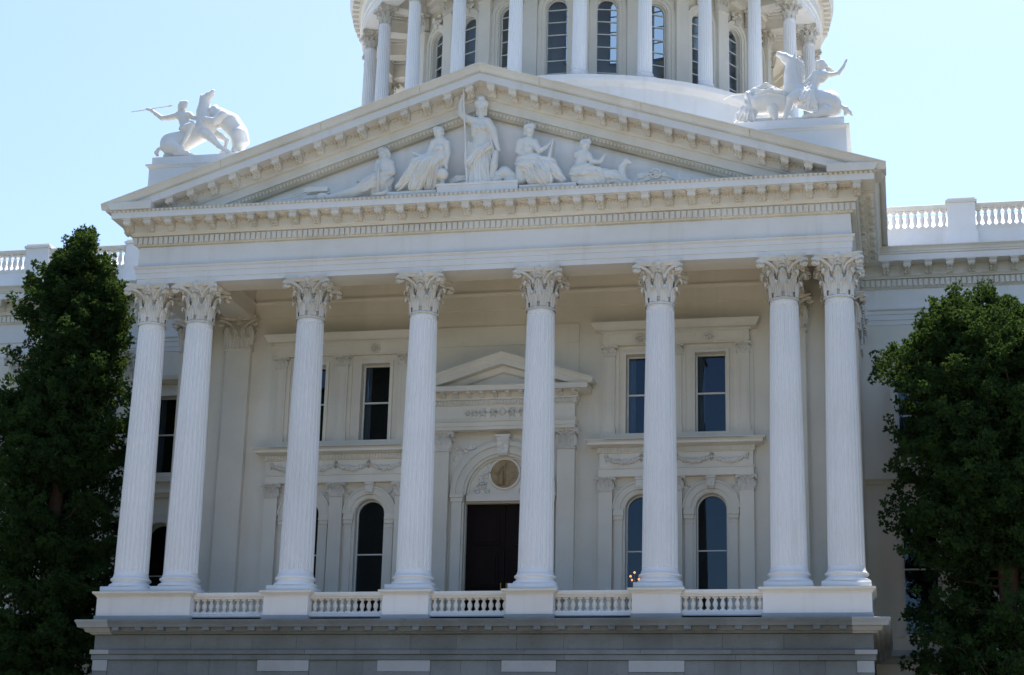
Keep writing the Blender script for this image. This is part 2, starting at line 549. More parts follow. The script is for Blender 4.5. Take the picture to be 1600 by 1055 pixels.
# ---- granite basement
bx, by = 12.67, -0.75
Upath = lambda x, y, yb: [(-x, yb), (-x, y), (x, y), (x, yb)]
part('granite_cornice', MB().sweep([(-.6, 0), (.50, 0), (.53, -.02), (.53, -.05), (.47, -.16), (.45, -.24), (.30, -.24), (.24, -.37), (.14, -.37), (.10, -.43), (-.6, -.43)], [(-12.05, by), (12.05, by)]), 'granite', CAP)
gp = [(-.6, .004), (.503, .004), (.533, -.02), (.533, -.05), (.473, -.16), (.453, -.243), (.303, -.243), (.243, -.373), (.143, -.373), (.103, -.433), (-.6, -.433)]
part('corner_cornice_stone', MB().sweep(gp, [(-bx, 7.6), (-bx, by), (-12.05, by)]), 'granite_light', CAP)
part('corner_cornice_stone', MB().sweep(gp, [(12.05, by), (bx, by), (bx, 7.6)]), 'granite_light', CAP)
blk = MB().box(-.11, .11, -.44, -.2, -.352, -.242).mesh('bracket_block', 'granite')
for k in range(-16, 17):
    if abs(k * .785) < 12.3:
        put('bracket_block', blk, CAP, (k * .785, by, 0))
part('basement_core', MB().box(-bx + .06, bx - .06, by + .06, 7.6, -9.2, -.01), 'granite', CAP)
# frieze stones, string course stones, ashlar: each a stone of its own with open joints
def stones(xs, z0, z1, y0, y1, mat, name, alt=None):
    for i, (a, c) in enumerate(zip(xs, xs[1:])):
        j = random.uniform(-.004, .004)
        mm = mat if not alt else alt(i, a, c)
        e = .0025
        bb = MB()
        x0, x1 = a + e, c - e
        q = .004
        # chamfered face
        vs = [(x0, y1, z0 + e), (x1, y1, z0 + e), (x1, y1, z1 - e), (x0, y1, z1 - e),
              (x0, y0 + q + j, z0 + e), (x1, y0 + q + j, z0 + e), (x1, y0 + q + j, z1 - e), (x0, y0 + q + j, z1 - e),
              (x0 + q, y0 + j, z0 + e + q), (x1 - q, y0 + j, z0 + e + q), (x1 - q, y0 + j, z1 - e - q), (x0 + q, y0 + j, z1 - e - q)]
        fs = [(8, 9, 10, 11), (4, 5, 9, 8), (5, 6, 10, 9), (6, 7, 11, 10), (7, 4, 8, 11), (0, 1, 5, 4), (1, 2, 6, 5), (2, 3, 7, 6), (3, 0, 4, 7)]
        bb.add(vs, fs)
        part(name, bb, mm, CAP)
def cuts(x0, x1, L, jit=.25):
    xs = [x0]
    while xs[-1] < x1 - L * .7:
        xs.append(xs[-1] + L * random.uniform(1 - jit, 1 + jit))
    xs[-1] = x1 if x1 - xs[-1] < L * .5 else xs[-1]
    if xs[-1] != x1: xs.append(x1)
    return xs
stones(cuts(-bx, bx, 1.95), -.93, -.44, by, by + .3, 'granite', 'frieze_stone')
stones([-bx - .10] + cuts(-12.1, 12.1, 3.6) + [bx + .10], -1.08, -.935, by - .10, by + .3, 'granite', 'string_course_stone', lambda i, a, c: 'granite_light' if abs((a + c) / 2) > 12.0 else 'granite')
stones(cuts(-bx - .06, bx + .06, 2.6), -1.255, -1.085, by - .05, by + .3, 'granite', 'string_course_stone')
piers = [-12.0, -10.13, -6.06, -2.03, 2.03, 6.06, 10.13, 12.0]
xs = [-bx]; lights = []
for p in (-6.06, -2.03, 2.03, 6.06):
    lights.append((p - .87, p + .87))
edges = [(-bx, -12.15)] + lights + [(12.15, bx)]
for a, c in edges:
    stones([a, c], -1.62, -1.26, by - .03, by + .3, 'granite_light', 'pier_cap_stone')
    stones([a, c], -2.4, -1.625, by - .015, by + .3, 'granite', 'pier_stone')
for (a, c), (d, e) in zip(edges, edges[1:]):
    stones(cuts(c, d, .95, .2), -1.95, -1.26, by + .02, by + .3, 'granite', 'ashlar_stone')
    stones(cuts(c, d, 1.2, .2), -2.65, -1.955, by + .02, by + .3, 'granite', 'ashlar_stone')

# ---- portico floor, pedestals and balustrades
part('portico_floor', MB().box(-12.5, 12.5, -.7, 4.05, .0, .12), 'granite_light', CAP)
def pedestal(x0, x1):
    o = part('pedestal', MB().box(x0 + .12, x1 - .12, -.88, .88, .172, .84), 'white', CAP)
    # returns of the cap moulding
    mr = MB()
    pr = [(-.3, .79), (.025, .79), (.03, .82), (.06, .85), (.11, .89), (.13, .90), (.13, .965), (-.3, .965)]
    mr.box(x0 + .30, x1 - .30, -.70, .86, .842, .963)
    mr.sweep(pr, [(x0 + .12, .88), (x0 + .12, -.88), (x1 - .12, -.88), (x1 - .12, .88)])
    part('pedestal_cap', mr, 'trim', o)
    part('pedestal_base', MB().box(x0 + .08, x1 - .08, -.93, .93, .002, .17), 'granite_light', o)
    return o
PX = [-11.9, -10.13, -6.064, -2.034, 2.034, 6.064, 10.13, 11.9]
peds = [(-12.78, -9.24), (-6.94, -5.18), (-2.91, -1.15), (1.15, 2.91), (5.18, 6.94), (9.24, 12.78)]
for a, c in peds: pedestal(a, c)

bal_prof = [(.085, 0), (.085, .05), (.06, .06), (.045, .09), (.05, .12), (.075, .18), (.085, .24), (.078, .30), (.05, .37), (.04, .41), (.055, .43), (.055, .445), (.08, .45), (.08, .50)]
def baluster_mesh(h, w=1.0, name='baluster', mat='trim'):
    s = h / .5
    mb = MB().lathe([(r * w, z * s) for r, z in bal_prof[2:-2]], 10)
    q = .085 * w
    mb.box(-q, q, -q, q, 0, .055 * s); mb.box(-q, q, -q, q, .448 * s, h)
    return mb.mesh(name, mat, False)
bm1 = baluster_mesh(.44)
for (a, c), (d, e) in zip(peds, peds[1:]):
    x0, x1 = c - .12, d + .12
    rail = part('balustrade', MB().sweep([(-.32, .742), (0, .742), (.01, .78), (.05, .83), (.06, .90), (.04, .95), (-.36, .95)], [(x0, -.60), (x1, -.60)]), 'trim', CAP)
    part('bottom_rail', MB().sweep([(-.34, .16), (.05, .16), (.05, .26), (.02, .30), (-.32, .30)], [(x0, -.60), (x1, -.60)]), 'white', rail)
    part('plinth_strip', MB().box(x0, x1, -.70, -.2, .003, .158), 'granite_light', rail)
    n = round((x1 - x0) / .226)
    for i in range(n):
        put('baluster', bm1, rail, (x0 + (i + .5) * (x1 - x0) / n, -.44, .30))

# ---- the eight portico columns
cap_me = corinthian(.46, 1.32, .80).mesh('capital', 'carved', False)
sh_me = shaft_mesh(.575, .46, 1.55, 10.5)
ba_me = column_base(.575, .75, .972, 1.17, 1.55)
for x in PX:
    c = put('column', sh_me, CAP, (x, 0, 0))
    put('capital', cap_me, c, (x, 0, 10.5))
    put('column_base', ba_me, c, (x, 0, 0))

# ---- entablature
EX, EY, WY = 12.36, -0.60, 7.65
arch_prof = [(-.5, 11.822), (0, 11.822), (0, 12.0), (.03, 12.005), (.03, 12.21), (.06, 12.215), (.06, 12.34), (.10, 12.37), (.12, 12.39), (.12, 12.44), (0.0, 12.47), (-.5, 12.47)]
fr_prof = [(-.5, 12.472), (0.0, 12.472), (0.0, 13.18), (-.5, 13.18)]
bed_prof = [(-.5, 13.182), (.03, 13.182), (.06, 13.21), (.08, 13.23), (.08, 13.53), (.20, 13.535), (.21, 13.57), (.26, 13.62), (.27, 13.64), (.27, 13.985), (.29, 14.02), (-.5, 14.02)]
cor_prof = [(-.5, 14.022), (.78, 14.022), (.78, 14.03), (.80, 14.03), (.80, 14.25), (.83, 14.27), (.85, 14.30), (-.5, 14.34)]
cyma_prof = [(-.7, 14.31), (.82, 14.31), (.82, 14.335), (.85, 14.36), (.87, 14.43), (.92, 14.50), (.945, 14.52), (.945, 14.56), (-.7, 14.60)]
UP = Upath(EX, EY, WY)
part('architrave', MB().sweep(arch_prof, UP), 'white', CAP)
part('frieze', MB().sweep(fr_prof, UP), 'white', CAP)
part('bed_moulding', MB().sweep(bed_prof, UP), 'trim', CAP)
part('corona', MB().sweep(cor_prof, UP), 'white', CAP)
for s in (-1, 1):
    p = [(s * EX, EY - .93), (s * EX, WY)]
    if s < 0: p = p[::-1]
    part('side_gutter', MB().sweep(cyma_prof, p), 'trim', CAP)
def dentils(path, n_out=.08, z0=13.25, z1=13.50, dep=.085, w=.135, gap=.19, off=0):
    """A row of dentils along a straight path; they lie on the plane 'path'."""
    (xa, ya), (xb, yb) = path
    L = math.hypot(xb - xa, yb - ya); d = ((xb - xa) / L, (yb - ya) / L); nn = (d[1], -d[0])
    mb = MB(); k = int(L / gap); g = L / k
    for i in range(k):
        s0 = (i + .5) * g - w / 2; s1 = s0 + w
        P = lambda s, o, z: (xa + d[0] * s + nn[0] * o, ya + d[1] * s + nn[1] * o, z)
        vs = [P(s, o, z) for z in (z0, z1) for o in (n_out - .01, n_out + dep) for s in (s0, s1)]
        mb.add(vs, [(0, 2, 3, 1), (4, 5, 7, 6), (0, 1, 5, 4), (2, 6, 7, 3), (0, 4, 6, 2), (1, 3, 7, 5)])
    return mb
for p in ([(-EX - .2, EY), (EX + .2, EY)], [(-EX, WY), (-EX, EY)], [(EX, EY), (EX, WY)]):
    part('dentil_course', dentils(p), 'trim', CAP, kind='stuff')
def modillion(sx=1.0, shear=0.0, dep=.50):
    mb = MB()
    k = dep / .5
    pr = [(0, 0), (-.47 * k, 0), (-.47 * k, -.09), (-.45 * k, -.15), (-.40 * k, -.165), (-.35 * k, -.15), (-.31 * k, -.13), (-.25 * k, -.16), (-.17 * k, -.25), (-.09 * k, -.31), (-.03 * k, -.325), (0, -.30)]
    mb.extrude_x([(y, z - .05) for y, z in pr], -.115 * sx, .115 * sx, shear)
    mb.extrude_x([(0, 0), (-.50 * k, 0), (-.51 * k, -.03), (-.49 * k, -.06), (0, -.06)], -.155 * sx, .155 * sx, shear)
    # rolled scroll ends and an underside leaf rib
    for s in (-1, 1):
        c = (-.41 * k, -.135); rr = .07
        ring = [(c[0] + rr * math.cos(t), c[1] + rr * math.sin(t)) for t in np.linspace(0, 2 * PI, 9)[:-1]]
        mb.extrude_x(ring, s * .105 * sx, s * .135 * sx, shear)
        c = (-.08 * k, -.27); rr = .055
        ring = [(c[0] + rr * math.cos(t), c[1] + rr * math.sin(t)) for t in np.linspace(0, 2 * PI, 9)[:-1]]
        mb.extrude_x(ring, s * .105 * sx, s * .135 * sx, shear)
    pr2 = [(-.43 * k, -.20), (-.36 * k, -.225), (-.28 * k, -.205), (-.2 * k, -.26), (-.1 * k, -.355), (-.05 * k, -.36), (-.05 * k, -.25), (-.3 * k, -.16)]
    mb.extrude_x(pr2, -.035 * sx, .035 * sx, shear)
    for (y_, z_, r_) in ((-.40 * k, -.215, .05), (-.30 * k, -.20, .045), (-.21 * k, -.27, .055), (-.11 * k, -.345, .06)):
        for t_ in (-1, 1):
            mb.ball((t_ * .062 * sx, y_, z_ + shear * t_ * .062 * sx), r_, 6, 4, (.9, 1, .75))
    return mb
mod_me = modillion().mesh('modillion', 'carved')
SP = .7635
MODZ = 14.018
for k in range(-17, 17):
    x = (k + .5) * SP
    put('modillion', mod_me, CAP, (x, EY - .275, MODZ))
for s in (-1, 1):
    for k in range(9):
        y = EY + .36 + k * SP
        if y < WY - 1.3:
            put('modillion', mod_me, CAP, (s * (EX + .275), y, MODZ), s * PI / 2)
# egg-and-dart run along the top of the bed between the modillions, and soffit rosettes
def eggs(xs, y, z, shear_at=None):
    mb = MB()
    for x in xs:
        zz = z if shear_at is None else shear_at(x)
        mb.ball((x, y, zz), .05, 6, 4, (.8, .7, 1.3))
    return mb
xs = [x for x in np.arange(-12.5, 12.5, .109) if abs(((x / SP) % 1) - .5) > .24]
part('egg_moulding', eggs(xs, EY - .285, 13.94), 'carved', CAP, kind='stuff')
ros = MB()
for k in range(-16, 17):
    x = k * SP
    ros.box(x - .17, x + .17, EY - .68, EY - .645, 14.0, 14.03); ros.box(x - .17, x + .17, EY - .42, EY - .385, 14.0, 14.03)
    ros.box(x - .19, x - .155, EY - .68, EY - .385, 14.002, 14.03); ros.box(x + .155, x + .19, EY - .68, EY - .385, 14.002, 14.03)
    ros.ball((x, EY - .53, 14.02), .08, 8, 4, (1, 1, .5))
part('soffit_coffers', ros, 'trim', CAP, kind='stuff')

# ---- pediment
TX, TZ, AZ = 13.545, 14.56, 19.02
SLOPE = (AZ - TZ) / TX
def rake(prof, tx, tz, slope, zcut, yface):
    """Raking moulding: plumb profile [(out, dz)] follows the slope on both sides and mitres at the ridge."""
    mb = MB()
    k = len(prof)
    for s in (-1, 1):
        vs = []
        for o, dz in prof:
            zz = tz + dz
            x = tx if zz >= zcut else tx - (zcut - zz) / slope
            vs.append((s * x, yface - o, max(zz, zcut)))
        for o, dz in prof:
            vs.append((0, yface - o, tz + slope * tx + dz))
        fs = [(j, (j + 1) % k, k + (j + 1) % k, k + j) for j in range(k)] + [tuple(range(k))]
        mb.add(vs, fs)
    return mb
gut = [(-.3, -.30), (.82, -.30), (.82, -.275), (.85, -.24), (.87, -.15), (.92, -.06), (.945, -.04), (.945, 0), (-.3, 0)]
gs = [0.0, 2.1, 5.6, 9.2, 99]
for s in (-1, 1):
    for a, c in zip(gs, gs[1:]):
        mb = MB(); vs = []; k = len(gut)
        for o_, dz in gut:
            zz = TZ + dz
            xe = TX if zz >= 14.33 else TX - (14.33 - zz) / SLOPE
            x = min(xe, c - .006)
            vs.append((s * x, EY - o_, TZ + SLOPE * (TX - x) + dz))
        xa = a + .006 if a > 0 else 0
        for o_, dz in gut: vs.append((s * xa, EY - o_, TZ + SLOPE * (TX - xa) + dz))
        mb.add(vs, [(j_, (j_ + 1) % k, k + (j_ + 1) % k, k + j_) for j_ in range(k)] + [tuple(range(k)), tuple(range(k, 2 * k))])
        part('gutter_length', mb, 'trim', CAP)
part('raking_corona', rake([(-.3, -.60), (.79, -.60), (.80, -.60), (.80, -.35), (.82, -.33), (.82, -.302), (-.3, -.302)], TX - .02, TZ, SLOPE, 14.30, EY), 'white', CAP)
part('raking_bed', rake([(-.3, -1.34), (.12, -1.34), (.12, -1.02), (.20, -1.0), (.24, -.95), (.27, -.93), (.27, -.64), (.29, -.602), (-.3, -.602)], TX - .04, TZ, SLOPE, 14.29, EY), 'trim', CAP)
part('raking_egg_band', rake([(-.35, -1.57), (-.02, -1.57), (.0, -1.53), (.07, -1.40), (.09, -1.342), (-.35, -1.342)], TX - .06, TZ, SLOPE, 14.285, EY), 'grime', CAP)
part('drip_moulding', rake([(.78, -.335), (.833, -.335), (.838, -.31), (.83, -.285), (.78, -.285)], TX - .01, TZ, SLOPE, 14.32, EY), 'grime', CAP)
part('drip_moulding', MB().sweep([(-.2, 13.178), (.035, 13.178), (.065, 13.205), (.03, 13.225), (-.2, 13.225)], UP), 'grime', CAP)
part('drip_moulding', MB().sweep([(-.2, 12.445), (.123, 12.438), (.124, 12.452), (.004, 12.478), (-.2, 12.478)], UP), 'grime', CAP)
TYM = EY + .22
hz = TZ - 1.5
part('tympanum', MB().add([(-13.0, TYM, 14.2), (13.0, TYM, 14.2), (0, TYM, 14.2 + 13.0 * SLOPE + .2)], [(0, 1, 2)]), 'white', CAP)
for s in (-1, 1):
    rm = modillion(1.0, -s * SLOPE).mesh('modillion', 'carved')
    for k in range(0, 15):
        x = s * (k + .5) * SP
        z = TZ + SLOPE * (TX - abs(x)) - .604
        if z > 14.65:
            put('modillion', rm, CAP, (x, EY - .275, z))
    eg = [s * x for x in np.arange(.2, 11.2, .109) if abs(((x / SP) % 1) - .5) > .24]
    part('egg_moulding', eggs(eg, EY - .285, 0, lambda x: TZ + SLOPE * (TX - abs(x)) - .69), 'carved', CAP, kind='stuff')
    eg = [s * x for x in np.arange(.1, 9.6, .125)]
    part('egg_moulding', eggs(eg, EY - .05, 0, lambda x: TZ + SLOPE * (TX - abs(x)) - 1.46), 'carved', CAP, kind='stuff')
# bead along the horizontal corona's upper edge
part('corona_bead', eggs(list(np.arange(-13.1, 13.15, .16)), EY - .835, 14.285), 'grime', CAP, kind='stuff')
part('pediment_floor', MB().box(-12.8, 12.8, EY - .82, EY + .3, 14.26, 14.33), 'trim', CAP)
part('figure_ledge', MB().box(-1.40, 1.40, EY - .72, EY + .25, 14.325, 14.68).box(-1.43, 1.43, EY - .75, EY + .25, 14.61, 14.69), 'white', CAP)
for s in (-1, 1):
    a, c = sorted((s * 1.44, s * 3.4))
    part('figure_ledge', MB().box(a, c, EY - .62, EY + .25, 14.325, 14.52).box(a, c, EY - .65, EY + .25, 14.46, 14.53), 'white', CAP)

# ---- gable roof, statue plinths, central block
rf = MB()
for s in (-1, 1):
    rf.add([(s * (TX - .03), EY - .9, TZ - .012), (0, EY - .9, AZ - .012), (0, 14, AZ - .012), (s * (TX - .03), 14, TZ - .012)], [(0, 1, 2, 3)])
part('portico_roof', rf, 'roof', CAP)
for s in (-1, 1):
    a, c = sorted((s * 12.30, s * 8.3))
    o = part('statue_plinth', MB().box(a, c, -.52, 2.4, 14.3, 16.33).box(a + .06, c - .06, -.46, 2.34, 16.33, 16.66), 'white', CAP)
    part('plinth_moulding', MB().sweep([(-.2, 16.20), (.02, 16.20), (.04, 16.25), (.11, 16.30), (.11, 16.345), (-.2, 16.36)], [(a, 2.4), (a, -.52), (c, -.52), (c, 2.4)]), 'white', o)
part('central_block', MB().box(-12.2, 12.2, 9.0, 32, -9.2, 15.2), 'wall', CAP)

# ---- portico ceiling, beams and back wall
part('portico_ceiling', MB().box(-12.0, 12.0, -.1, 4.2, 13.02, 13.12), 'wall', CAP)
part('front_beam', MB().box(-11.86, 11.86, -.099, .56, 11.826, 12.46).box(-11.86, 11.86, -.099, .52, 12.46, 13.02), 'wall', CAP)
for s in (-1, 1):
    x = s * 10.13
    bm = MB().box(x - .5, x + .5, .561, 4.1, 11.83, 12.4).box(x - .56, x + .56, .561, 4.1, 12.4, 12.46).box(x - .46, x + .46, .561, 4.1, 12.46, 13.02)
    part('cross_beam', bm, 'wall', CAP)
    part('side_beam', MB().box(*sorted((s * 11.2, s * 11.86)), .561, 4.1, 11.828, 13.02), 'wall', CAP)

BW = 4.10
GY = 4.43
wx = [(4.32, 5.39), (6.755, 7.83)]
holes = []
for s in (-1, 1):
    for a, c in wx:
        a2, c2 = sorted((s * a, s * c))
        holes.append((a2, c2, .30, 4.975, True)); holes.append((a2, c2, 7.14, 9.99, False))
holes.append((-1.42, 1.42, .12, 6.49, True))
part('portico_back_wall', MB().wall(-12.2, 12.2, 0.0, 13.1, BW, holes, .42), 'wall', CAP)
part('wall_architrave', MB().sweep([(-.05, 11.85), (.05, 11.85), (.05, 12.38), (.10, 12.40), (.12, 12.44), (.12, 12.50), (0, 12.52), (-.05, 12.52)], [(-9.62, BW), (9.62, BW)]), 'wall', CAP)
# rooms behind the windows, interior darkness put into their wall colour
def room(mb, x0, x1, y0, y1, z0, z1):
    return mb.add([(x, y, z) for z in (z0, z1) for y in (y0, y1) for x in (x0, x1)], [(0, 2, 3, 1), (4, 5, 7, 6), (2, 6, 7, 3), (0, 4, 6, 2), (1, 3, 7, 5)])
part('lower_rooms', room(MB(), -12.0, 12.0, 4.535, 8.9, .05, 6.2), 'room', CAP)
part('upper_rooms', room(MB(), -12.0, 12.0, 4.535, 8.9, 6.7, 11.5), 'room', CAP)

def cut_front(mb, y, holes):
    return mb

def rect_window(xc, w, z0, z1, zr, y, parent, mull=None):
    f = .055
    mb = MB()
    x0, x1 = xc - w / 2, xc + w / 2
    mb.box(x0 - .03, x0 + f, y - .05, y + .05, z0, z1).box(x1 - f, x1 + .03, y - .05, y + .05, z0, z1)
    mb.box(x0 + f, x1 - f, y - .05, y + .05, z1 - f, z1 + .03).box(x0 + f, x1 - f, y - .05, y + .05, z0 - .03, z0 + f)
    o = part('window', mb, 'frame', parent)
    part('meeting_rail', MB().box(x0 + f, x1 - f, y - .045, y + .045, zr - .03, zr + .03), 'frame', o)
    for a, c in ((z0 + f, zr - .03), (zr + .03, z1 - f)):
        part('pane', MB().add([(x0 + f, y + random.uniform(-.004, .004), a), (x1 - f, y + random.uniform(-.004, .004), a), (x1 - f, y, c), (x0 + f, y, c)], [(0, 1, 2, 3)]), 'glass', o)
    cw_ = MB(); nn_ = 14
    wd_ = w * random.uniform(.16, .26)
    pts = [(x0 + .05 + wd_ * i / nn_, y + .14 + .03 * math.sin(i * 1.7)) for i in range(nn_ + 1)]
    cw_.add([(px_, py_, z_) for z_ in (z0, z1) for px_, py_ in pts], [(i, i + 1, nn_ + 2 + i, nn_ + 1 + i) for i in range(nn_)])
    part('curtain', cw_, 'curtain', o)
    return o

def arch_window(xc, w, z0, z1, bars, y, parent, loc=(0, 0, 0), rz=0.0, f=.05, n=16):
    r = w / 2; zs = z1 - r
    o = part('window', MB().arch_band(xc, zs, r - f, r + .03, y - .05, y + .05, z0, n), 'frame', parent, loc=loc, rz=rz)
    for zb in bars:
        hw = r - f if zb < zs else math.sqrt(max(.01, (r - f) ** 2 - (zb - zs) ** 2))
        part('glazing_bar', MB().box(xc - hw, xc + hw, y - .04, y + .04, zb - .022, zb + .022), 'frame', o, loc=loc, rz=rz)
    zz = [z0] + sorted(bars)
    ri = r - f
    for a, c in zip(zz, zz[1:]):
        part('pane', MB().add([(xc - ri, y, a + .022), (xc + ri, y, a + .022), (xc + ri, y + random.uniform(-.003, .003), c - .022), (xc - ri, y, c - .022)], [(0, 1, 2, 3)]), 'glass', o, loc=loc, rz=rz)
    zl = zz[-1] + .022
    pts = [(xc - ri, y, zl), (xc + ri, y, zl)] if zl < zs else []
    a0 = 0 if zl < zs else math.asin(min(1, (zl - zs) / ri))
    pts += [(xc + ri * math.cos(a0 + (PI - 2 * a0) * i / n), y, zs + ri * math.sin(a0 + (PI - 2 * a0) * i / n)) for i in range(n + 1)]
    part('pane', MB().add(pts, [tuple(range(len(pts)))]), 'glass', o, loc=loc, rz=rz)
    return o

def swag(mb, x0, x1, z, sag, y):
    n = 16
    for i in range(n + 1):
        t = i / n
        x = x0 + (x1 - x0) * t; zz = z - sag * 4 * t * (1 - t)
        r = .048 + .04 * math.sin(PI * t)
        mb.ball((x, y, zz + random.uniform(-.012, .012)), r, 6, 4)
        mb.ball((x + random.uniform(-.02, .02), y - .02, zz + random.choice((-1, 1)) * r * .8), r * .6, 5, 4)
    for x in (x0, x1):
        mb.ball((x, y, z + .05), .07, 6, 4); mb.ball((x, y, z - .06), .045, 6, 4); mb.ball((x, y, z - .13), .035, 6, 4)

cap_low = flat_capital(.48, .48, .22).mesh('capital', 'carved')
cap_up = flat_capital(.40, .40, .15).mesh('capital', 'carved')
for s in (-1, 1):
    X = lambda x: s * x
    def bx2(mb, x0, x1, *a):
        q = sorted((s * x0, s * x1)); return mb.box(q[0], q[1], *a)
    def path(x0, x1, y):
        q = sorted((s * x0, s * x1)); return [(q[0], BW), (q[0], y), (q[1], y), (q[1], BW)]
    # lower order
    for xc in (3.65, 6.075, 8.52):
        o = part('pilaster', bx2(MB(), xc - .24, xc + .24, BW - .22, BW + .02, .12, 5.05).box(X(xc) - .27, X(xc) + .27, BW - .25, BW + .02, .12, .45), 'wall', CAP)
        put('capital', cap_low, o, (X(xc), BW, 5.07))
    for a, c in wx:
        xc = (a + c) / 2
        o = part('window_arch', MB().arch_band(X(xc), 4.44, .56, .70, BW - .05, BW + .02).arch_band(X(xc), 4.44, .70, .92, BW - .10, BW + .02).arch_band(X(xc), 4.44, .92, .985, BW - .15, BW + .02), 'wall', CAP)
        for t in (-1, 1):
            q = sorted((X(xc) + t * .60, X(xc) + t * .93))
            part('jamb', MB().box(q[0] + .03, q[1] - .03, BW - .08, BW + .01, .12, 4.08).box(q[0] + .015, q[1] - .015, BW - .10, BW + .01, 3.92, 3.97), 'wall', o)
            part('impost', MB().box(q[0], q[1], BW - .13, BW + .01, 4.08, 4.22).box(q[0] - .02, q[1] + .03, BW - .17, BW + .01, 4.22, 4.28).box(q[0] - .01, q[1] + .02, BW - .14, BW + .01, 4.28, 4.43), 'wall', o)
        ks = MB(); xk = X(xc)
        ks.add([(xk - .12, BW - .24, 5.12), (xk + .12, BW - .24, 5.12), (xk + .165, BW - .26, 5.55), (xk - .165, BW - .26, 5.55), (xk - .12, BW, 5.12), (xk + .12, BW, 5.12), (xk + .165, BW, 5.55), (xk - .165, BW, 5.55)], [(0, 1, 2, 3), (0, 4, 5, 1), (1, 5, 6, 2), (3, 2, 6, 7), (0, 3, 7, 4)])
        ks.tube([(xk - .13, BW - .25, 5.20), (xk + .13, BW - .25, 5.20)], .04, 8).tube([(xk - .17, BW - .26, 5.48), (xk + .17, BW - .26, 5.48)], .035, 8)
        part('keystone', ks, 'carved', o)
        sp = MB()
        for t in (-1, 1):
            for q in range(7):
                sp.ball((xk + t * (.72 + .05 * q + random.uniform(-.02, .02)), BW - .04, 5.18 + .045 * q + random.uniform(-.05, .05)), .05, 6, 4, (1, .6, 1))
        part('spandrel_carving', sp, 'carved', o, kind='stuff')
        arch_window(X(xc), c - a, .30, 4.975, [3.03], GY, CAP)
    en = part('window_entablature', MB().sweep([(-.3, 5.552), (.24, 5.552), (.24, 5.68), (.26, 5.685), (.26, 5.80), (.30, 5.83), (.30, 5.87), (.24, 5.88), (.24, 6.37), (.30, 6.385), (.30, 6.57), (.40, 6.60), (.42, 6.61), (.60, 6.625), (.60, 6.70), (.66, 6.75), (.70, 6.79), (.70, 6.81), (-.3, 6.84)], [(min(X(3.66), X(8.52)), BW), (max(X(3.66), X(8.52)), BW)], True), 'wall', CAP)
    # returns at both ends
    dm = MB()
    q = sorted((X(3.44), X(8.74)))
    part('balcony_cornice', MB().sweep([(-.2, 5.556), (0.02, 5.556), (0.02, 5.81), (.06, 5.835), (.06, 5.865), (.0, 5.885), (.0, 6.375), (.06, 6.39), (.06, 6.575), (.16, 6.605), (.18, 6.615), (.36, 6.63), (.36, 6.705), (.42, 6.755), (.46, 6.795), (.46, 6.815), (-.2, 6.845)], path(3.43, 8.75, BW - .245)), 'wall', en)
    for a in range(int((q[1] - q[0]) / .115)):
        dm.box(q[0] + a * .115, q[0] + a * .115 + .07, BW - .36, BW - .30, 6.42, 6.545)
    part('dentil_course', dm, 'trim', en, kind='stuff')
    sw = MB()
    for i in range(4):
        a = 3.68 + i * 1.22
        swag(sw, X(a), X(a + 1.22), 6.22, .17, BW - .275)
    part('garland', sw, 'carved', en, True, kind='stuff')
    # upper order
    bx2(MB(), 3.4, 8.8, BW - .3, BW, 6.845, 7.08)
    part('upper_plinth', bx2(MB(), 3.42, 8.78, BW - .20, BW + .02, 6.846, 7.10), 'wall', CAP)
    for xc in (3.74, 6.09, 8.45):
        o = part('pilaster', bx2(MB(), xc - .20, xc + .20, BW - .15, BW + .02, 7.1, 9.88).box(X(xc) - .23, X(xc) + .23, BW - .18, BW + .02, 7.1, 7.32).box(X(xc) - .13, X(xc) - .11, BW - .17, BW - .14, 7.5, 9.7).box(X(xc) + .11, X(xc) + .13, BW - .17, BW - .14, 7.5, 9.7), 'wall', CAP)
        put('capital', cap_up, o, (X(xc), BW, 9.90))
        for t in (-1, 1):
            part('back_strip', MB().box(X(xc) + (t * .20 if t > 0 else -.34), X(xc) + (.34 if t > 0 else -.20), BW - .06, BW + .02, 7.1, 10.2), 'wall', o)
    for a, c in wx:
        xc = X((a + c) / 2); h = (c - a) / 2
        part('window_casing', MB().box(xc - h - .12, xc - h - .002, BW - .09, BW + .02, 7.12, 10.10).box(xc + h + .002, xc + h + .12, BW - .09, BW + .02, 7.12, 10.10).box(xc - h - .002, xc + h + .002, BW - .09, BW + .02, 9.992, 10.10), 'wall', CAP)
        rect_window(xc, c - a, 7.14, 9.99, 8.58, GY, CAP)
    o = part('window_hood', MB().sweep([(-.3, 10.302), (0, 10.302), (0, 10.34), (.03, 10.345), (.03, 10.72), (.08, 10.74), (.12, 10.78), (.30, 10.80), (.32, 10.88), (.38, 10.98), (.42, 11.04), (.42, 11.07), (-.3, 11.10)], path(3.55, 8.63, BW - .20)), 'wall', CAP)
    fp = MB()
    for a, c in ((3.75, 4.55), (5.15, 6.95), (7.6, 8.45)):
        q = sorted((X(a), X(c)))
        fp.box(q[0], q[1], BW - .25, BW - .2, 10.40, 10.66)
    part('frieze_panel', fp, 'wall', o)
    for a, c in wx:
        xc = X((a + c) / 2)
        rr = MB()
        rr.tube([(xc + .15 * math.cos(t), BW - .26, 10.50 + .15 * math.sin(t)) for t in np.linspace(0, 2 * PI, 17)], .035, 6)
        for q in range(6): rr.ball((xc + .06 * math.cos(q * PI / 3), BW - .25, 10.5 + .06 * math.sin(q * PI / 3)), .035, 6, 4)
        part('rosette', rr, 'carved', o, True)

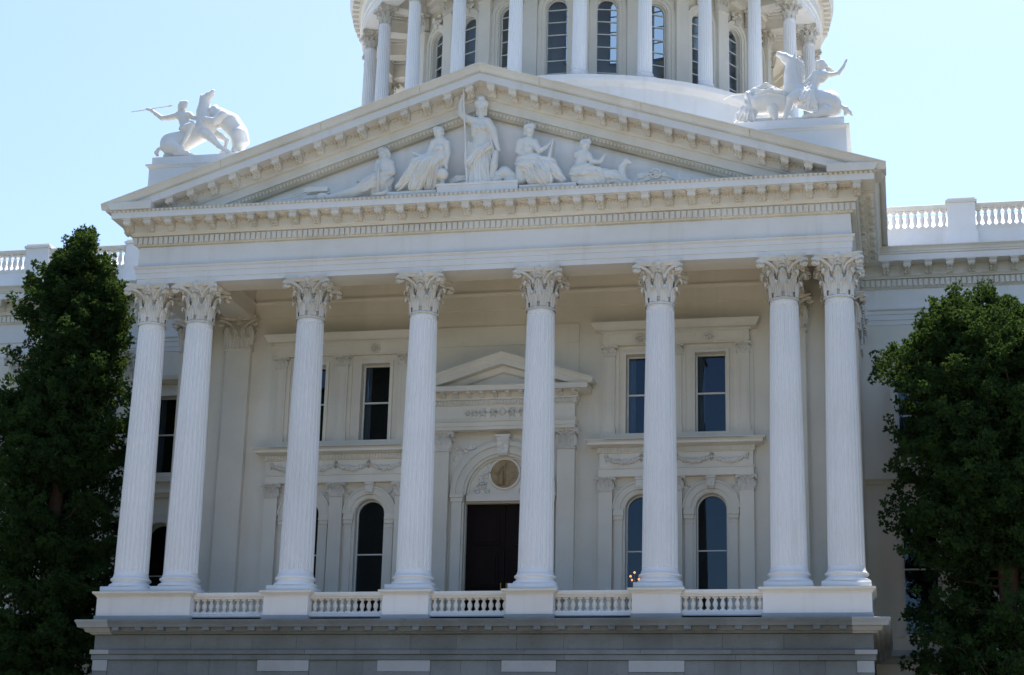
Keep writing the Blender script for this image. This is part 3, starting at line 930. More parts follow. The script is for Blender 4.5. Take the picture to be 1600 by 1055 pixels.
# ---- doorway
o = part('wall_panel', MB().box(-2.63, 2.63, BW - .07, BW + .02, 10.50, 11.22).box(-2.63, 2.63, BW - .055, BW + .02, 8.9, 10.495), 'wall', CAP)
cap_door = flat_capital(.62, .68, .30).mesh('capital', 'carved')
for x in (-2.26, 2.26):
    o = part('pilaster', MB().box(x - .31, x + .31, BW - .30, BW + .02, .12, 6.60).box(x - .36, x + .36, BW - .35, BW + .02, .12, .7), 'wall', CAP)
    put('capital', cap_door, o, (x, BW, 6.62))
ar = part('door_arch', MB().arch_band(0, 5.07, 1.36, 1.46, BW - .04, BW + .5).arch_band(0, 5.07, 1.46, 1.72, BW - .10, BW + .02).arch_band(0, 5.07, 1.72, 1.90, BW - .17, BW + .02), 'wall', CAP)
for t in (-1, 1):
    q = sorted((t * 1.46, t * 1.86))
    part('jamb', MB().box(q[0] + .02, q[1] - .02, BW - .12, BW + .01, .12, 4.80).box(q[0] + .01, q[1] - .01, BW - .14, BW + .01, 4.5, 4.56), 'wall', ar)
    part('impost', MB().box(q[0] - .02, q[1] + .02, BW - .16, BW + .01, 4.80, 4.95).box(q[0] - .05, q[1] + .05, BW - .21, BW + .01, 4.95, 5.07), 'wall', ar)
ks = MB()
ks.add([(-.17, BW - .33, 6.42), (.17, BW - .33, 6.42), (.23, BW - .36, 7.12), (-.23, BW - .36, 7.12), (-.17, BW, 6.42), (.17, BW, 6.42), (.23, BW, 7.12), (-.23, BW, 7.12)], [(0, 1, 2, 3), (0, 4, 5, 1), (1, 5, 6, 2), (3, 2, 6, 7), (0, 3, 7, 4)])
ks.box(-.27, .27, BW - .40, BW, 7.06, 7.14); ks.tube([(-.2, BW - .35, 6.95), (.2, BW - .35, 6.95)], .06, 8); ks.tube([(-.17, BW - .34, 6.5), (.17, BW - .34, 6.5)], .05, 8)
for q in range(8): ks.ball((random.uniform(-.13, .13), BW - .35, 6.58 + .04 * q), .05, 6, 4)
part('keystone', ks, 'carved', ar)
# lunette with carved foliage round the bronze medallion
lu = [(-1.36, BW + .16, 5.07), (1.36, BW + .16, 5.07)] + [(1.36 * math.cos(PI * i / 24), BW + .16, 5.07 + 1.36 * math.sin(PI * i / 24)) for i in range(25)][1:-1]
part('lunette', MB().add(lu, [tuple(range(len(lu)))]), 'wall', ar)
part('lunette_rim', MB().arch_band(0, 5.10, 1.27, 1.34, BW + .08, BW + .17).box(-1.36, 1.36, BW + .04, BW + .17, 4.84, 5.06).box(-1.30, 1.30, BW + .06, BW + .17, 5.06, 5.12), 'wall', ar)
fo = MB()
for t in (-1, 1):
    for (cx_, cz_, rr_) in ((.80, 5.42, .17), (1.0, 5.24, .10), (.66, 5.80, .13), (.55, 6.12, .07), (.62, 5.22, .07), (.86, 5.66, .07)):
        pts = [(t * (cx_ + rr_ * (1 - .8 * i / 22) * math.cos(i * .55)), BW + .13, cz_ + rr_ * (1 - .8 * i / 22) * math.sin(i * .55)) for i in range(23)]
        fo.tube(pts, [.032] * 20 + [.03, .03, .04], 6)
        for q in range(5): fo.ball((t * (cx_ + rr_ * 1.15 * math.cos(q * 1.3)), BW + .14, cz_ + rr_ * 1.15 * math.sin(q * 1.3)), .035, 5, 4)
part('lunette_carving', fo, 'carved', ar, True, kind='stuff')
sp = MB()
for t in (-1, 1):
    for q in range(16):
        u_ = q / 15
        sp.ball((t * (1.05 + .75 * u_ + random.uniform(-.05, .05)), BW - .03, 6.80 - .5 * u_ ** 2 + random.uniform(-.06, .06)), .06, 6, 4, (1, .6, 1))
    pts = [(t * (1.62 + .16 * (1 - .8 * i / 20) * math.cos(i * .5)), BW - .04, 6.66 + .16 * (1 - .8 * i / 20) * math.sin(i * .5)) for i in range(21)]
    sp.tube(pts, .035, 6)
part('spandrel_carving', sp, 'carved', ar, kind='stuff')
# medallion (bronze relief: standing figure with a staff, hills and water)
md = MB().lathe([(.0, 0), (.50, 0), (.52, .03), (.0, .03)][1:], 40)
md.xform(lambda p: Vector((p.x, BW + .16 - p.z - .03, 5.82 + p.y)))
mo = part('medallion', md, 'bronze', ar)
rim = MB().tube([(.545 * math.cos(t), BW + .10, 5.82 + .545 * math.sin(t)) for t in np.linspace(0, 2 * PI, 41)], .045, 8)
part('medallion_rim', rim, 'wall', mo, True)
rl = MB()
yb_ = BW + .09
rl.tube([(-.13, yb_, 5.42), (-.14, yb_, 5.70), (-.10, yb_, 5.95)], [.14, .10, .075], 8, .6).ball((-.09, yb_, 6.04), .06, 8, 6)
rl.tube([(-.2, yb_, 5.9), (-.30, yb_, 5.78), (-.36, yb_, 5.86)], [.035, .03, .02], 6).tube([(-.01, yb_, 5.9), (.03, yb_, 5.75)], .03, 6).tube([(.02, yb_ - .01, 5.42), (.04, yb_ - .01, 6.2)], .014, 6)
for (x_, z_, r_) in ((.2, 5.55, .08), (.3, 5.62, .07), (.36, 5.72, .06), (.25, 5.85, .05), (.38, 5.9, .05), (-.36, 5.55, .07), (.15, 5.45, .06)): rl.ball((x_, yb_ + .02, z_), r_, 8, 5, (1.3, .4, .8))
part('medallion_relief', rl, 'bronze', mo, True)
# door leaves
dr = part('door', MB().box(-1.40, -.01, GY + .12, GY + .2, .12, 4.80), 'wood', CAP)
dr2 = part('door', MB().box(.01, 1.40, GY + .12, GY + .2, .12, 4.80), 'wood', CAP)
for d_, x0 in ((dr, -1.40), (dr2, .01)):
    for (za, zb) in ((.45, 1.6), (1.85, 3.1), (3.35, 4.5)):
        part('door_panel', MB().box(x0 + .2, x0 + 1.19, GY + .08, GY + .121, za, zb).box(x0 + .3, x0 + 1.09, GY + .05, GY + .081, za + .1, zb - .1), 'wood', d_)
    part('door_handle', MB().tube([(x0 + (1.30 if x0 < 0 else .09), GY + .06, 1.6), (x0 + (1.30 if x0 < 0 else .09), GY + .06, 2.0)], .02, 8), 'brass', d_)
part('door_casing', MB().box(-1.50, -1.40, BW + .25, GY + .22, .12, 4.9).box(1.40, 1.50, BW + .25, GY + .22, .12, 4.9).box(-1.40, 1.40, BW + .25, GY + .22, 4.80, 4.9), 'wall', CAP)
# door entablature and little pediment
dp = lambda x, y: [(-x, BW), (-x, y), (x, y), (x, BW)]
de = part('door_entablature', MB().sweep([(-.3, 7.302), (0, 7.302), (0, 7.42), (.03, 7.425), (.03, 7.56), (.08, 7.60), (.08, 7.64), (0, 7.66), (0, 8.17), (.04, 8.18), (.06, 8.20), (.06, 8.34), (.12, 8.36), (.14, 8.38), (.14, 8.595), (.52, 8.60), (.52, 8.77), (.55, 8.79), (-.3, 8.83)], dp(2.58, 3.62)), 'wall', CAP)
dm = MB()
for i in range(-22, 23): dm.box(i * .115 - .036, i * .115 + .036, 3.50, 3.57, 8.215, 8.335)
part('dentil_course', dm, 'trim', de, kind='stuff')
sm = MB().extrude_x([(0, 0), (-.30, 0), (-.30, -.06), (-.24, -.09), (-.16, -.08), (-.08, -.16), (0, -.18)], -.075, .075).mesh('modillion', 'carved')
for i in range(-6, 6): put('modillion', sm, de, ((i + .5) * .47, 3.48, 8.597))
tx2, tz2, az2 = 3.28, 8.98, 10.02
sl2 = (az2 - tz2) / tx2
part('door_pediment', rake([(-.45, -.42), (.52, -.42), (.52, -.22), (.55, -.2), (.60, -.08), (.65, -.03), (.65, 0), (-.45, 0)], tx2, tz2, sl2, 8.80, 3.75), 'wall', de)
part('pediment_bed', rake([(-.3, -.64), (.14, -.64), (.18, -.60), (.22, -.50), (.24, -.422), (-.3, -.422)], tx2 - .03, tz2, sl2, 8.795, 3.75), 'trim', de)
part('pediment_field', MB().add([(-2.6, 3.72, 8.7), (2.6, 3.72, 8.7), (0, 3.72, 8.7 + 2.6 * sl2)], [(0, 1, 2)]), 'wall', de)
sc = MB()
for t in (-1, 1):
    for (cx_, rr_) in ((.34, .15), (.72, .14), (1.02, .11), (1.26, .07)):
        pts = [(t * (cx_ + rr_ * (1 - .8 * i / 22) * math.cos(i * .55)), 3.595, 7.91 + rr_ * (1 - .8 * i / 22) * math.sin(i * .55)) for i in range(23)]
        sc.tube(pts, .03, 6)
        for q in range(6): sc.ball((t * (cx_ + rr_ * 1.1 * math.cos(q * 1.05)), 3.60, 7.91 + rr_ * 1.1 * math.sin(q * 1.05)), .035, 5, 4)
sc.ball((0, 3.59, 7.93), .12, 8, 6, (1, .5, 1.2))
part('frieze_scrollwork', sc, 'carved', de, True, kind='stuff')

# ---- tall wall pilasters at the portico corners
cap_tall = flat_capital(.94, 1.20, .28).mesh('capital', 'carved')
for s in (-1, 1):
    for x in (10.13, 11.93):
        o = part('pilaster', MB().box(s * x - .47, s * x + .47, BW - .28, BW + .02, .12, 10.62).box(s * x - .56, s * x + .56, BW - .36, BW + .02, .12, 1.5).box(s * x - .52, s * x + .52, BW - .32, BW + .02, 10.58, 10.66), 'wall', CAP)
        put('capital', cap_tall, o, (s * x, BW, 10.67))
    # side wall of the portico block and its own pilasters
    part('portico_side_wall', MB().add([(s * 12.2, BW, -.3), (s * 12.2, WY, -.3), (s * 12.2, WY, 13.1), (s * 12.2, BW, 13.1)], [(0, 1, 2, 3)]), 'wall', CAP)
    for y in (4.62, 7.05):
        o = part('pilaster', MB().box(*sorted((s * 12.18, s * 12.42)), y - .47, y + .47, .12, 10.62), 'wall', CAP)
        put('capital', cap_tall, o, (s * 12.17, y, 10.67), s * PI / 2)

# ---- wings
WX1 = 31.0
wing_wp = [16.2, 20.6, 25.0, 29.4]
wbm = baluster_mesh(.70, 1.15, 'baluster', 'white')
cap_wing = flat_capital(.90, 1.20, .30, True).mesh('capital', 'carved')
for s in (-1, 1):
    hl = []
    cs = [14.25, 18.4, 22.8, 27.2]
    for xc in cs:
        a, c = s * xc - .62, s * xc + .62
        hl += [(a, c, 6.9, 9.95, False), (a, c, .6, 4.9, True), (a, c, -7.0, -2.6, False)]
    a, c = sorted((s * 12.2, s * WX1))
    part('wing_wall', MB().wall(a, c, GZ - .1, 11.9, WY + .025, hl, .33), 'wall', CAP)
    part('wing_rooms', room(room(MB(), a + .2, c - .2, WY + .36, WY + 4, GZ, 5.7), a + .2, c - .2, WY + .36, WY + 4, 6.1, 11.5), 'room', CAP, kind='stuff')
    for xc in cs:
        rect_window(s * xc, 1.24, 6.9, 9.95, 8.45, WY + .28, CAP)
        arch_window(s * xc, 1.24, .6, 4.9, [2.9], WY + .28, CAP)
        rect_window(s * xc, 1.24, -7.0, -2.6, -4.8, WY + .28, CAP)
        x_ = s * xc
        part('window_surround', MB().box(x_ - .86, x_ - .63, WY - .12, WY + .01, 6.7, 10.2).box(x_ + .63, x_ + .86, WY - .12, WY + .01, 6.7, 10.2).box(x_ - .63, x_ + .63, WY - .12, WY + .01, 9.96, 10.2)
             .sweep([(-.1, 10.45), (.14, 10.45), (.2, 10.5), (.40, 10.55), (.42, 10.72), (-.1, 10.78)], [(x_ - 1.0, WY), (x_ + 1.0, WY)]).box(x_ - 1.0, x_ + 1.0, WY - .25, WY + .01, 6.5, 6.7)
             .arch_band(x_, 4.28, .64, .95, WY - .12, WY + .01, .5), 'wall', CAP)
    p = [(a, WY), (c, WY)]
    a2, c2 = sorted((s * (EX - .3), s * WX1))
    p = [(a2, WY), (c2, WY)]
    dz_ = lambda pr: [(o_ - .003, z_ - .004) for o_, z_ in pr]
    part('wing_architrave', MB().sweep(dz_(arch_prof), p), 'white', CAP)
    part('wing_frieze', MB().sweep(dz_(fr_prof), p), 'white', CAP)
    part('wing_bed_moulding', MB().sweep(dz_(bed_prof), p), 'trim', CAP)
    part('wing_corona', MB().sweep(dz_(cor_prof), p), 'white', CAP)
    part('wing_gutter', MB().sweep(dz_(cyma_prof), p), 'trim', CAP)
    part('dentil_course', dentils(p), 'trim', CAP, kind='stuff')
    part('belt_course', MB().sweep([(-.1, 5.9), (.1, 5.9), (.16, 6.0), (.30, 6.05), (.30, 6.2), (-.1, 6.25)], [(a, WY), (c, WY)]), 'wall', CAP)
    part('wing_base_cornice', MB().sweep([(-.1, -.43), (.1, -.43), (.2, -.25), (.45, -.2), (.45, 0), (-.1, .02)], [(a, WY), (c, WY)]), 'granite_light', CAP)
    for k in range(24):
        x = s * (13.41 + k * .757)
        if abs(x) < WX1 - .3: put('modillion', mod_me, CAP, (x, WY - .275, MODZ))
    for x in wing_wp:
        o = part('pilaster', MB().box(s * x - .45, s * x + .45, WY - .315, WY + .02, .05, 10.60), 'wall', CAP)
        put('capital', cap_wing, o, (s * x, WY, 10.61))
    # parapet
    bp = part('balustrade', MB().box(a, c, WY + .0, WY + .55, 14.4, 15.38), 'white', CAP)
    part('bottom_rail', MB().box(a, c, WY + .02, WY + .42, 15.382, 15.53), 'trim', bp)
    part('top_rail', MB().sweep([(-.42, 16.235), (-.02, 16.235), (.0, 16.27), (.04, 16.30), (.05, 16.38), (.03, 16.41), (-.45, 16.41)], [(a, WY + .04), (c, WY + .04)]), 'trim', bp)
    pp = [12.6] + wing_wp
    for x in pp:
        o = part('parapet_pedestal', MB().box(s * x - .5, s * x + .5, WY - .10, WY + .62, 15.3, 16.40).box(s * x - .56, s * x + .56, WY - .16, WY + .68, 14.58, 15.3), 'white', CAP)
        part('pedestal_cap', MB().box(s * x - .56, s * x + .56, WY - .16, WY + .68, 16.402, 16.50).box(s * x - .5, s * x + .5, WY - .10, WY + .62, 16.50, 16.58), 'trim', o)
    for xa, xb in zip(pp, pp[1:]):
        n = round((xb - xa - 1.0) / .25)
        for i in range(n):
            put('baluster', wbm, bp, (s * (xa + .5 + (i + .5) * (xb - xa - 1.0) / n), WY + .22, 15.53))
    rw = MB().add([(a, WY + .56, 15.0), (c, WY + .56, 15.0), (c, WY + 6.5, 18.3), (a, WY + 6.5, 18.3), (a, WY + 14, 18.5), (c, WY + 14, 18.5)], [(0, 1, 2, 3), (3, 2, 5, 4)])
    part('wing_roof', rw, 'roof', CAP)
    e_ = s * WX1
    part('wing_end_wall', MB().add([(e_, WY, GZ), (e_, WY + 14, GZ), (e_, WY + 14, 15), (e_, WY, 15)], [(0, 1, 2, 3)]), 'wall', CAP)

# ---- drum and dome
DY, DR = 20.5, 10.4
def ring(prof, n=96, name=None, mat='white', smooth=False, parent=None):
    return part(name, MB().lathe(prof, n, 0, DY, cap=False), mat, parent or CAP, smooth)
ring([(10.75, 14.5), (10.75, 23.10), (10.80, 23.12), (10.86, 23.2), (11.0, 23.3), (11.02, 23.34), (11.02, 23.54), (8.0, 23.56)], 96, 'drum_podium', 'white')
dcap = corinthian(.265, .82, .43).mesh('capital', 'carved')
dsh = shaft_mesh(.31, .265, 23.92, 28.72, 20)
dba = column_base(.31, .40, 23.56, 23.68, 23.92)
ang = lambda t: (DR * math.sin(t), DY - DR * math.cos(t))
for k in range(-7, 7):
    t = R(7.5 + 15 * k)
    x, y = ang(t)
    c = put('drum_column', dsh, CAP, (x, y, 0), t)
    put('capital', dcap, c, (x, y, 28.73), t)
    put('column_base', dba, c, (x, y, 0), t)
# inner wall: one flat bay per window
WR = 8.30
hw_ = WR * math.tan(R(7.5)) + .002
bay = MB().wall(-hw_, hw_, 23.5, 30.3, -WR, [(-.45, .45, 24.55, 28.35, True)], .28, 14).mesh('drum_bay', 'wall')
arc = MB().arch_band(0, 27.90, .50, .64, -WR - .07, -WR + .01, 24.5, 14).arch_band(0, 27.90, .64, .80, -WR - .13, -WR + .01, 24.5, 14).mesh('window_arch', 'wall')
orn = MB()
for q in range(14):
    orn.ball((random.uniform(-.32, .32), -WR - .08 - random.uniform(0, .08), 28.85 + random.uniform(-.12, .25)), .09, 6, 4)
orn.box(-.12, .12, -WR - .2, -WR, 28.5, 28.75)
orn_me = orn.mesh('keystone_carving', 'carved')
dpc = flat_capital(.60, .80, .22).mesh('capital', 'carved')
dps = MB().box(-.30, .30, -.22, .05, 23.56, 28.72).box(-.34, .34, -.26, .05, 23.56, 23.95).box(-.33, .33, -.25, .05, 28.66, 28.72).mesh('drum_pilaster', 'wall')
for k in range(24):
    t = R(15 * k)
    o = put('drum_bay', bay, CAP, (0, DY, 0), t)
    front = k <= 7 or k >= 17
    if front:
        put('window_arch', arc, o, (0, DY, 0), t)
        put('keystone_carving', orn_me, o, (0, DY, 0), t)
    t2 = R(15 * k + 7.5)
    if front or k == 16:
        x, y = (WR / math.cos(R(7.5)) * math.sin(t2), DY - WR / math.cos(R(7.5)) * math.cos(t2))
        p = put('drum_pilaster', dps, CAP, (x, y, 0), t2)
        put('capital', dpc, p, (x, y, 28.73), t2)
# windows of the drum, one frame with its panes each
def drum_window(k, bars):
    t = R(15 * k)
    return arch_window(0, .90, 24.55, 28.35, bars, -WR + .22, CAP, (0, DY, 0), t, f=.035, n=12)
for k in list(range(0, 8)) + list(range(17, 24)):
    drum_window(k, [24.93, 25.53, 26.13, 26.73, 27.32, 27.90])
for k in range(8, 17):
    drum_window(k, [26.13, 27.90])
part('drum_inner_floor', MB().lathe([(8.05, 23.4), (.05, 23.4)], 48, 0, DY, cap=False), 'room', CAP)
# peristyle entablature, coffered ceiling, cornice
ring([(9.98, 29.56), (10.80, 29.56), (10.80, 29.78), (10.84, 29.785), (10.84, 30.0), (10.90, 30.05), (10.90, 30.1), (10.82, 30.12), (10.82, 30.62), (10.88, 30.65), (10.92, 30.68), (10.92, 30.82), (11.0, 30.86), (11.0, 31.05), (11.34, 31.07), (11.34, 31.25), (11.42, 31.4), (11.44, 31.45), (9.5, 31.6)], 120, 'drum_entablature', 'white')
ring([(9.98, 29.56), (9.98, 30.05), (9.92, 30.08), (9.92, 30.30), (8.2, 30.30)], 96, 'peristyle_ceiling', 'trim')
ring([(8.25, 29.55), (8.55, 29.55), (8.55, 29.9), (8.62, 29.95), (8.62, 30.3)], 96, 'wall_plate', 'trim')
for k in range(-7, 7):
    t = R(7.5 + 15 * k)
    bmz = MB().box(-.30, .30, -9.99, -8.54, 29.57, 30.28).box(-.35, .35, -9.985, -8.56, 30.10, 30.29)
    part('ceiling_beam', bmz, 'trim', CAP, loc=(0, DY, 0), rz=t)
    t = R(15 * k)
    cf = MB()
    for (e_, z_) in ((.78, 30.20), (.55, 30.25), (.32, 30.27)):
        cf.box(-e_, e_, -9.27 - e_ * .8, -9.27 - e_ * .8 + .09, z_, 30.31).box(-e_, e_, -9.27 + e_ * .8 - .09, -9.27 + e_ * .8, z_, 30.31)
        cf.box(-e_, -e_ + .09, -9.27 - e_ * .8 + .09, -9.27 + e_ * .8 - .09, z_, 30.31).box(e_ - .09, e_, -9.27 - e_ * .8 + .09, -9.27 + e_ * .8 - .09, z_, 30.31)
    cf.ball((0, -9.27, 30.28), .15, 8, 4, (1, 1, .4))
    part('ceiling_coffer', cf, 'trim', CAP, loc=(0, DY, 0), rz=t)
dm = MB(); dd = MB()
for k in range(0, 144):
    t = 2 * PI * k / 144
    if math.cos(t) > -.25:
        bb = MB().box(-.10, .10, -11.30, -10.98, 30.90, 31.062)
        bb.xform(lambda p: Vector((p.x * math.cos(t) - p.y * math.sin(t), DY + p.x * math.sin(t) + p.y * math.cos(t), p.z)))
        dm.add(bb.v, bb.f)
for k in range(0, 480):
    t = 2 * PI * k / 480
    if math.cos(t) > -.2:
        bb = MB().box(-.045, .045, -11.0, -10.90, 30.70, 30.81)
        bb.xform(lambda p: Vector((p.x * math.cos(t) - p.y * math.sin(t), DY + p.x * math.sin(t) + p.y * math.cos(t), p.z)))
        dd.add(bb.v, bb.f)
part('drum_modillion_ring', dm, 'carved', CAP, kind='stuff')
part('drum_dentil_ring', dd, 'trim', CAP, kind='stuff')
ring([(10.9, 31.45), (10.9, 32.4), (9.22, 32.6)], 96, 'upper_drum_plinth', 'white')
UR = 9.15
hu = UR * math.tan(R(7.5)) + .002
ubay = MB().wall(-hu, hu, 32.4, 38.0, -UR, [(-.52, .52, 33.3, 37.0, True)], .25, 12).mesh('upper_drum_bay', 'white')
for k in range(24):
    t = R(15 * k)
    put('upper_drum_bay', ubay, CAP, (0, DY, 0), t)
    if 8 <= k <= 16:
        arch_window(0, 1.04, 33.3, 37.0, [34.2, 35.1, 36.0], -UR + .2, CAP, (0, DY, 0), t, f=.05, n=12)
ring([(9.17, 37.8), (9.9, 38.2), (9.9, 38.8), (8.9, 39.2)] + [(8.9 * math.cos(a), 39.2 + 9.2 * math.sin(a)) for a in np.linspace(0, 1.35, 12)] + [(1.9, 49.5), (1.9, 53), (.2, 55)], 64, 'dome', 'white', True)

# ------------------------------------------------------------------ sculpture: signed-distance modelling meshed with surface nets
def surface_nets(D, org, h):
    nx, ny, nz = D.shape
    I = D < 0
    cs = [(0, 0, 0), (1, 0, 0), (0, 1, 0), (1, 1, 0), (0, 0, 1), (1, 0, 1), (0, 1, 1), (1, 1, 1)]
    sub = lambda A, c: A[c[0]:nx - 1 + c[0], c[1]:ny - 1 + c[1], c[2]:nz - 1 + c[2]]
    cnt = sum(sub(I, c).astype(np.int8) for c in cs)
    act = (cnt > 0) & (cnt < 8)
    idx = -np.ones(act.shape, dtype=np.int64)
    ijk = np.argwhere(act)
    idx[act] = np.arange(len(ijk))
    P = np.zeros((len(ijk), 3)); W = np.zeros(len(ijk))
    vals = {c: sub(D, c)[act] for c in cs}
    for a in cs:
        for ax in range(3):
            if a[ax]: continue
            b_ = list(a); b_[ax] = 1; b_ = tuple(b_)
            va, vb = vals[a], vals[b_]
            mk = (va < 0) != (vb < 0)
            t = np.where(mk, va / np.where(mk, va - vb, 1), 0)
            q = np.tile(np.array(a, float), (len(ijk), 1)); q[:, ax] += t
            P[mk] += q[mk]; W[mk] += 1
    V = (ijk + P / W[:, None]) * h + org
    F = []
    for ax in range(3):
        o1, o2 = (ax + 1) % 3, (ax + 2) % 3
        sa = [slice(None)] * 3; sb = [slice(None)] * 3
        sa[ax] = slice(0, -1); sb[ax] = slice(1, None)
        ch = I[tuple(sa)] != I[tuple(sb)]
        e = np.argwhere(ch)
        ok = np.ones(len(e), bool)
        for o in (o1, o2): ok &= (e[:, o] > 0) & (e[:, o] < D.shape[o] - 1)
        e = e[ok]
        if not len(e): continue
        def at(d1, d2):
            c = e.copy(); c[:, o1] -= d1; c[:, o2] -= d2
            return idx[c[:, 0], c[:, 1], c[:, 2]]
        q = np.stack([at(1, 1), at(0, 1), at(0, 0), at(1, 0)], 1)
        flip = ~I[tuple(sa)][tuple(e.T)]
        q[flip] = q[flip][:, ::-1]
        F.append(q[(q >= 0).all(1)])
    return V, np.concatenate(F)

def sculpt(prims, h, k):
    """prims: (a, b, ra, rb, opts) tapered limbs in world space; opts: fy (depth squash), fold (amp, n), k."""
    A = np.array([p[0] for p in prims] + [p[1] for p in prims], float)
    rr = max(max(p[2], p[3]) for p in prims)
    lo = A.min(0) - rr - 4 * h; hi = A.max(0) + rr + 4 * h
    n = np.ceil((hi - lo) / h).astype(int) + 1
    ax = [lo[i] + h * np.arange(n[i]) for i in range(3)]
    D = np.full(tuple(n), 1.0)
    for p in prims:
        a, b_, ra, rb = np.array(p[0], float), np.array(p[1], float), p[2], p[3]
        op = p[4] if len(p) > 4 else {}
        kk = op.get('k', k); fy = op.get('fy', 1.0)
        m_ = max(ra, rb) * max(1, fy) + 3 * kk + 2 * h
        l_, h_ = np.minimum(a, b_) - m_, np.maximum(a, b_) + m_
        sl_ = tuple(slice(max(0, int((l_[i] - lo[i]) / h)), min(n[i], int((h_[i] - lo[i]) / h) + 2)) for i in range(3))
        X_, Y_, Z_ = np.meshgrid(ax[0][sl_[0]], ax[1][sl_[1]], ax[2][sl_[2]], indexing='ij')
        d = b_ - a; L2 = max(1e-9, d @ d)
        px, py, pz = X_ - a[0], Y_ - a[1], Z_ - a[2]
        t = np.clip((px * d[0] + py * d[1] + pz * d[2]) / L2, 0, 1)
        qx, qy, qz = px - t * d[0], (py - t * d[1]) / fy, pz - t * d[2]
        r_ = ra + (rb - ra) * t
        if 'fold' in op:
            dn = d / math.sqrt(L2)
            e1 = np.cross(dn, [0, 1.0, 0]); e1 = e1 / (np.linalg.norm(e1) + 1e-9); e2 = np.cross(dn, e1)
            an = np.arctan2(qx * e2[0] + qy * e2[1] + qz * e2[2], qx * e1[0] + qy * e1[1] + qz * e1[2])
            r_ = r_ + op['fold'][0] * (np.sin(an * op['fold'][1] + 2.5 * t) + .5 * np.sin(an * (op['fold'][1] * .53) + 5 * t + 1))
        v = np.sqrt(qx * qx + qy * qy + qz * qz) - r_
        C = D[sl_]
        g = np.clip(.5 + .5 * (C - v) / kk, 0, 1)
        D[sl_] = C * (1 - g) + v * g - kk * g * (1 - g)
    return surface_nets(D, lo, h)

def sheet(mx, mz, y0, sc):
    """Sculptor's sheet: (u, v, depth) -> metres on the statue's own plane y0; depth in the same units, + is away."""
    def P(u, v, d=0):
        return (mx[0] * u + mx[1] * v + mx[2] - .17 * d * sc, y0 + d * sc, mz[0] * u + mz[1] * v + mz[2] + .36 * d * sc)
    def L(spec):
        out = []
        for q in spec:
            pts = q[0]; rad = q[1]; op = dict(q[2]) if len(q) > 2 else {}
            if 'fold' in op: op['fold'] = (op['fold'][0] * sc * 1.7, op['fold'][1])
            for i in range(max(1, len(pts) - 1)):
                j = min(i + 1, len(pts) - 1)
                out.append((P(*pts[i]), P(*pts[j]), rad[i] * sc, rad[min(j, len(rad) - 1)] * sc, op))
        return out
    return P, L

def sculpture(name, prims, parent, mat, h=.03, k=.05):
    V, F = sculpt(prims, h, k)
    me = bpy.data.meshes.new(name)
    me.from_pydata(V.tolist(), [], F.tolist())
    me.materials.append(M[mat])
    me.polygons.foreach_set('use_smooth', [True] * len(me.polygons))
    me.update()
    return put(name, me, parent)

def statue_root(name, loc, label, cat, group=None):
    o = put(name, None, None, loc)
    return tag(o, label, cat, group)

# ---- left statue group: rider with a spear on a kneeling horse, attacked by a bear
P, L = sheet([0.0037556, 0.00030233, -14.155], [-0.00024321, -0.0038217, 20.378], -.05, .0038)
root = statue_root('equestrian_statue', (-10.8, -.05, 16.66), 'white statue of a spear-throwing rider on a falling horse clawed by a bear', 'statue', 'statue groups on the roof plinths')
sculpture('horse', L([
    ([(585, 765, 10), (720, 725, 10), (880, 645, 0), (940, 575, -5)], [112, 96, 92, 80]),
    ([(560, 740, 40), (585, 800, 40)], [90, 85]),
    ([(940, 590), (918, 440), (926, 335)], [98, 72, 54]), ([(928, 300), (972, 262), (1012, 222)], [52, 38, 23]), ([(950, 320), (1005, 264)], [32, 15]),
    ([(902, 285, -18), (889, 246, -20)], [13, 4]), ([(905, 285, 20), (895, 248, 22)], [13, 4]),
    ([(885, 340), (868, 400), (862, 455), (868, 500)], [16, 18, 18, 12]),
    ([(935, 650, -50), (1005, 700, -60), (1085, 785, -60), (1130, 812, -60), (1188, 850, -60)], [56, 40, 23, 19, 22]),
    ([(985, 640, 50), (1090, 690, 60), (1140, 722, 60), (1120, 800, 60), (1080, 850, 60)], [46, 32, 21, 16, 18]),
    ([(600, 790, -60), (690, 830, -85)], [82, 50]), ([(660, 862, -85), (760, 866, -90), (845, 892, -90)], [34, 25, 15]),
    ([(600, 800, 80), (690, 850, 90), (760, 880, 90)], [80, 45, 22]),
    ([(505, 800), (452, 818), (430, 850), (440, 882)], [18, 18, 20, 15]),
    ([(520, 885), (700, 893)], [22, 20]), ([(1080, 862, 50), (1200, 850, 0)], [18, 20]),
]), root, 'statue', .024, .045)
sculpture('rider', L([
    ([(758, 615, -5), (720, 540, -5), (700, 480, -5)], [58, 50, 52]), ([(655, 470, 0), (770, 468, -15)], [40, 38]),
    ([(705, 450, -5), (705, 410, -5)], [24, 20]), ([(712, 372, -5), (712, 385, -5)], [36, 34]), ([(738, 372, -5), (745, 378, -5)], [10, 8]),
    ([(695, 345, -5), (735, 335, -5)], [30, 22]), ([(680, 370, 0), (668, 430, 0)], [30, 20]), ([(700, 350, 15), (675, 420, 20)], [32, 20]),
    ([(640, 472, 0), (560, 490, -5), (490, 497, -10), (430, 455, -10), (375, 415, -10)], [36, 30, 24, 20, 14]), ([(362, 408, -10), (330, 402, -10)], [17, 14]),
    ([(780, 470, -20), (830, 500, -30), (872, 492, -20)], [30, 22, 16]),
    ([(750, 612, -70), (815, 582, -90)], [52, 38], {'k': .04}), ([(815, 582, -92), (770, 680, -95), (715, 775, -95)], [33, 25, 16]), ([(715, 780, -95), (708, 826, -100), (735, 832, -105)], [15, 14, 10]),
    ([(745, 612, 70), (805, 600, 80)], [50, 36]),
    ([(720, 600, -40), (800, 560, -60)], [40, 30], {'fold': (4, 9)}),
]), root, 'statue', .02, .022)
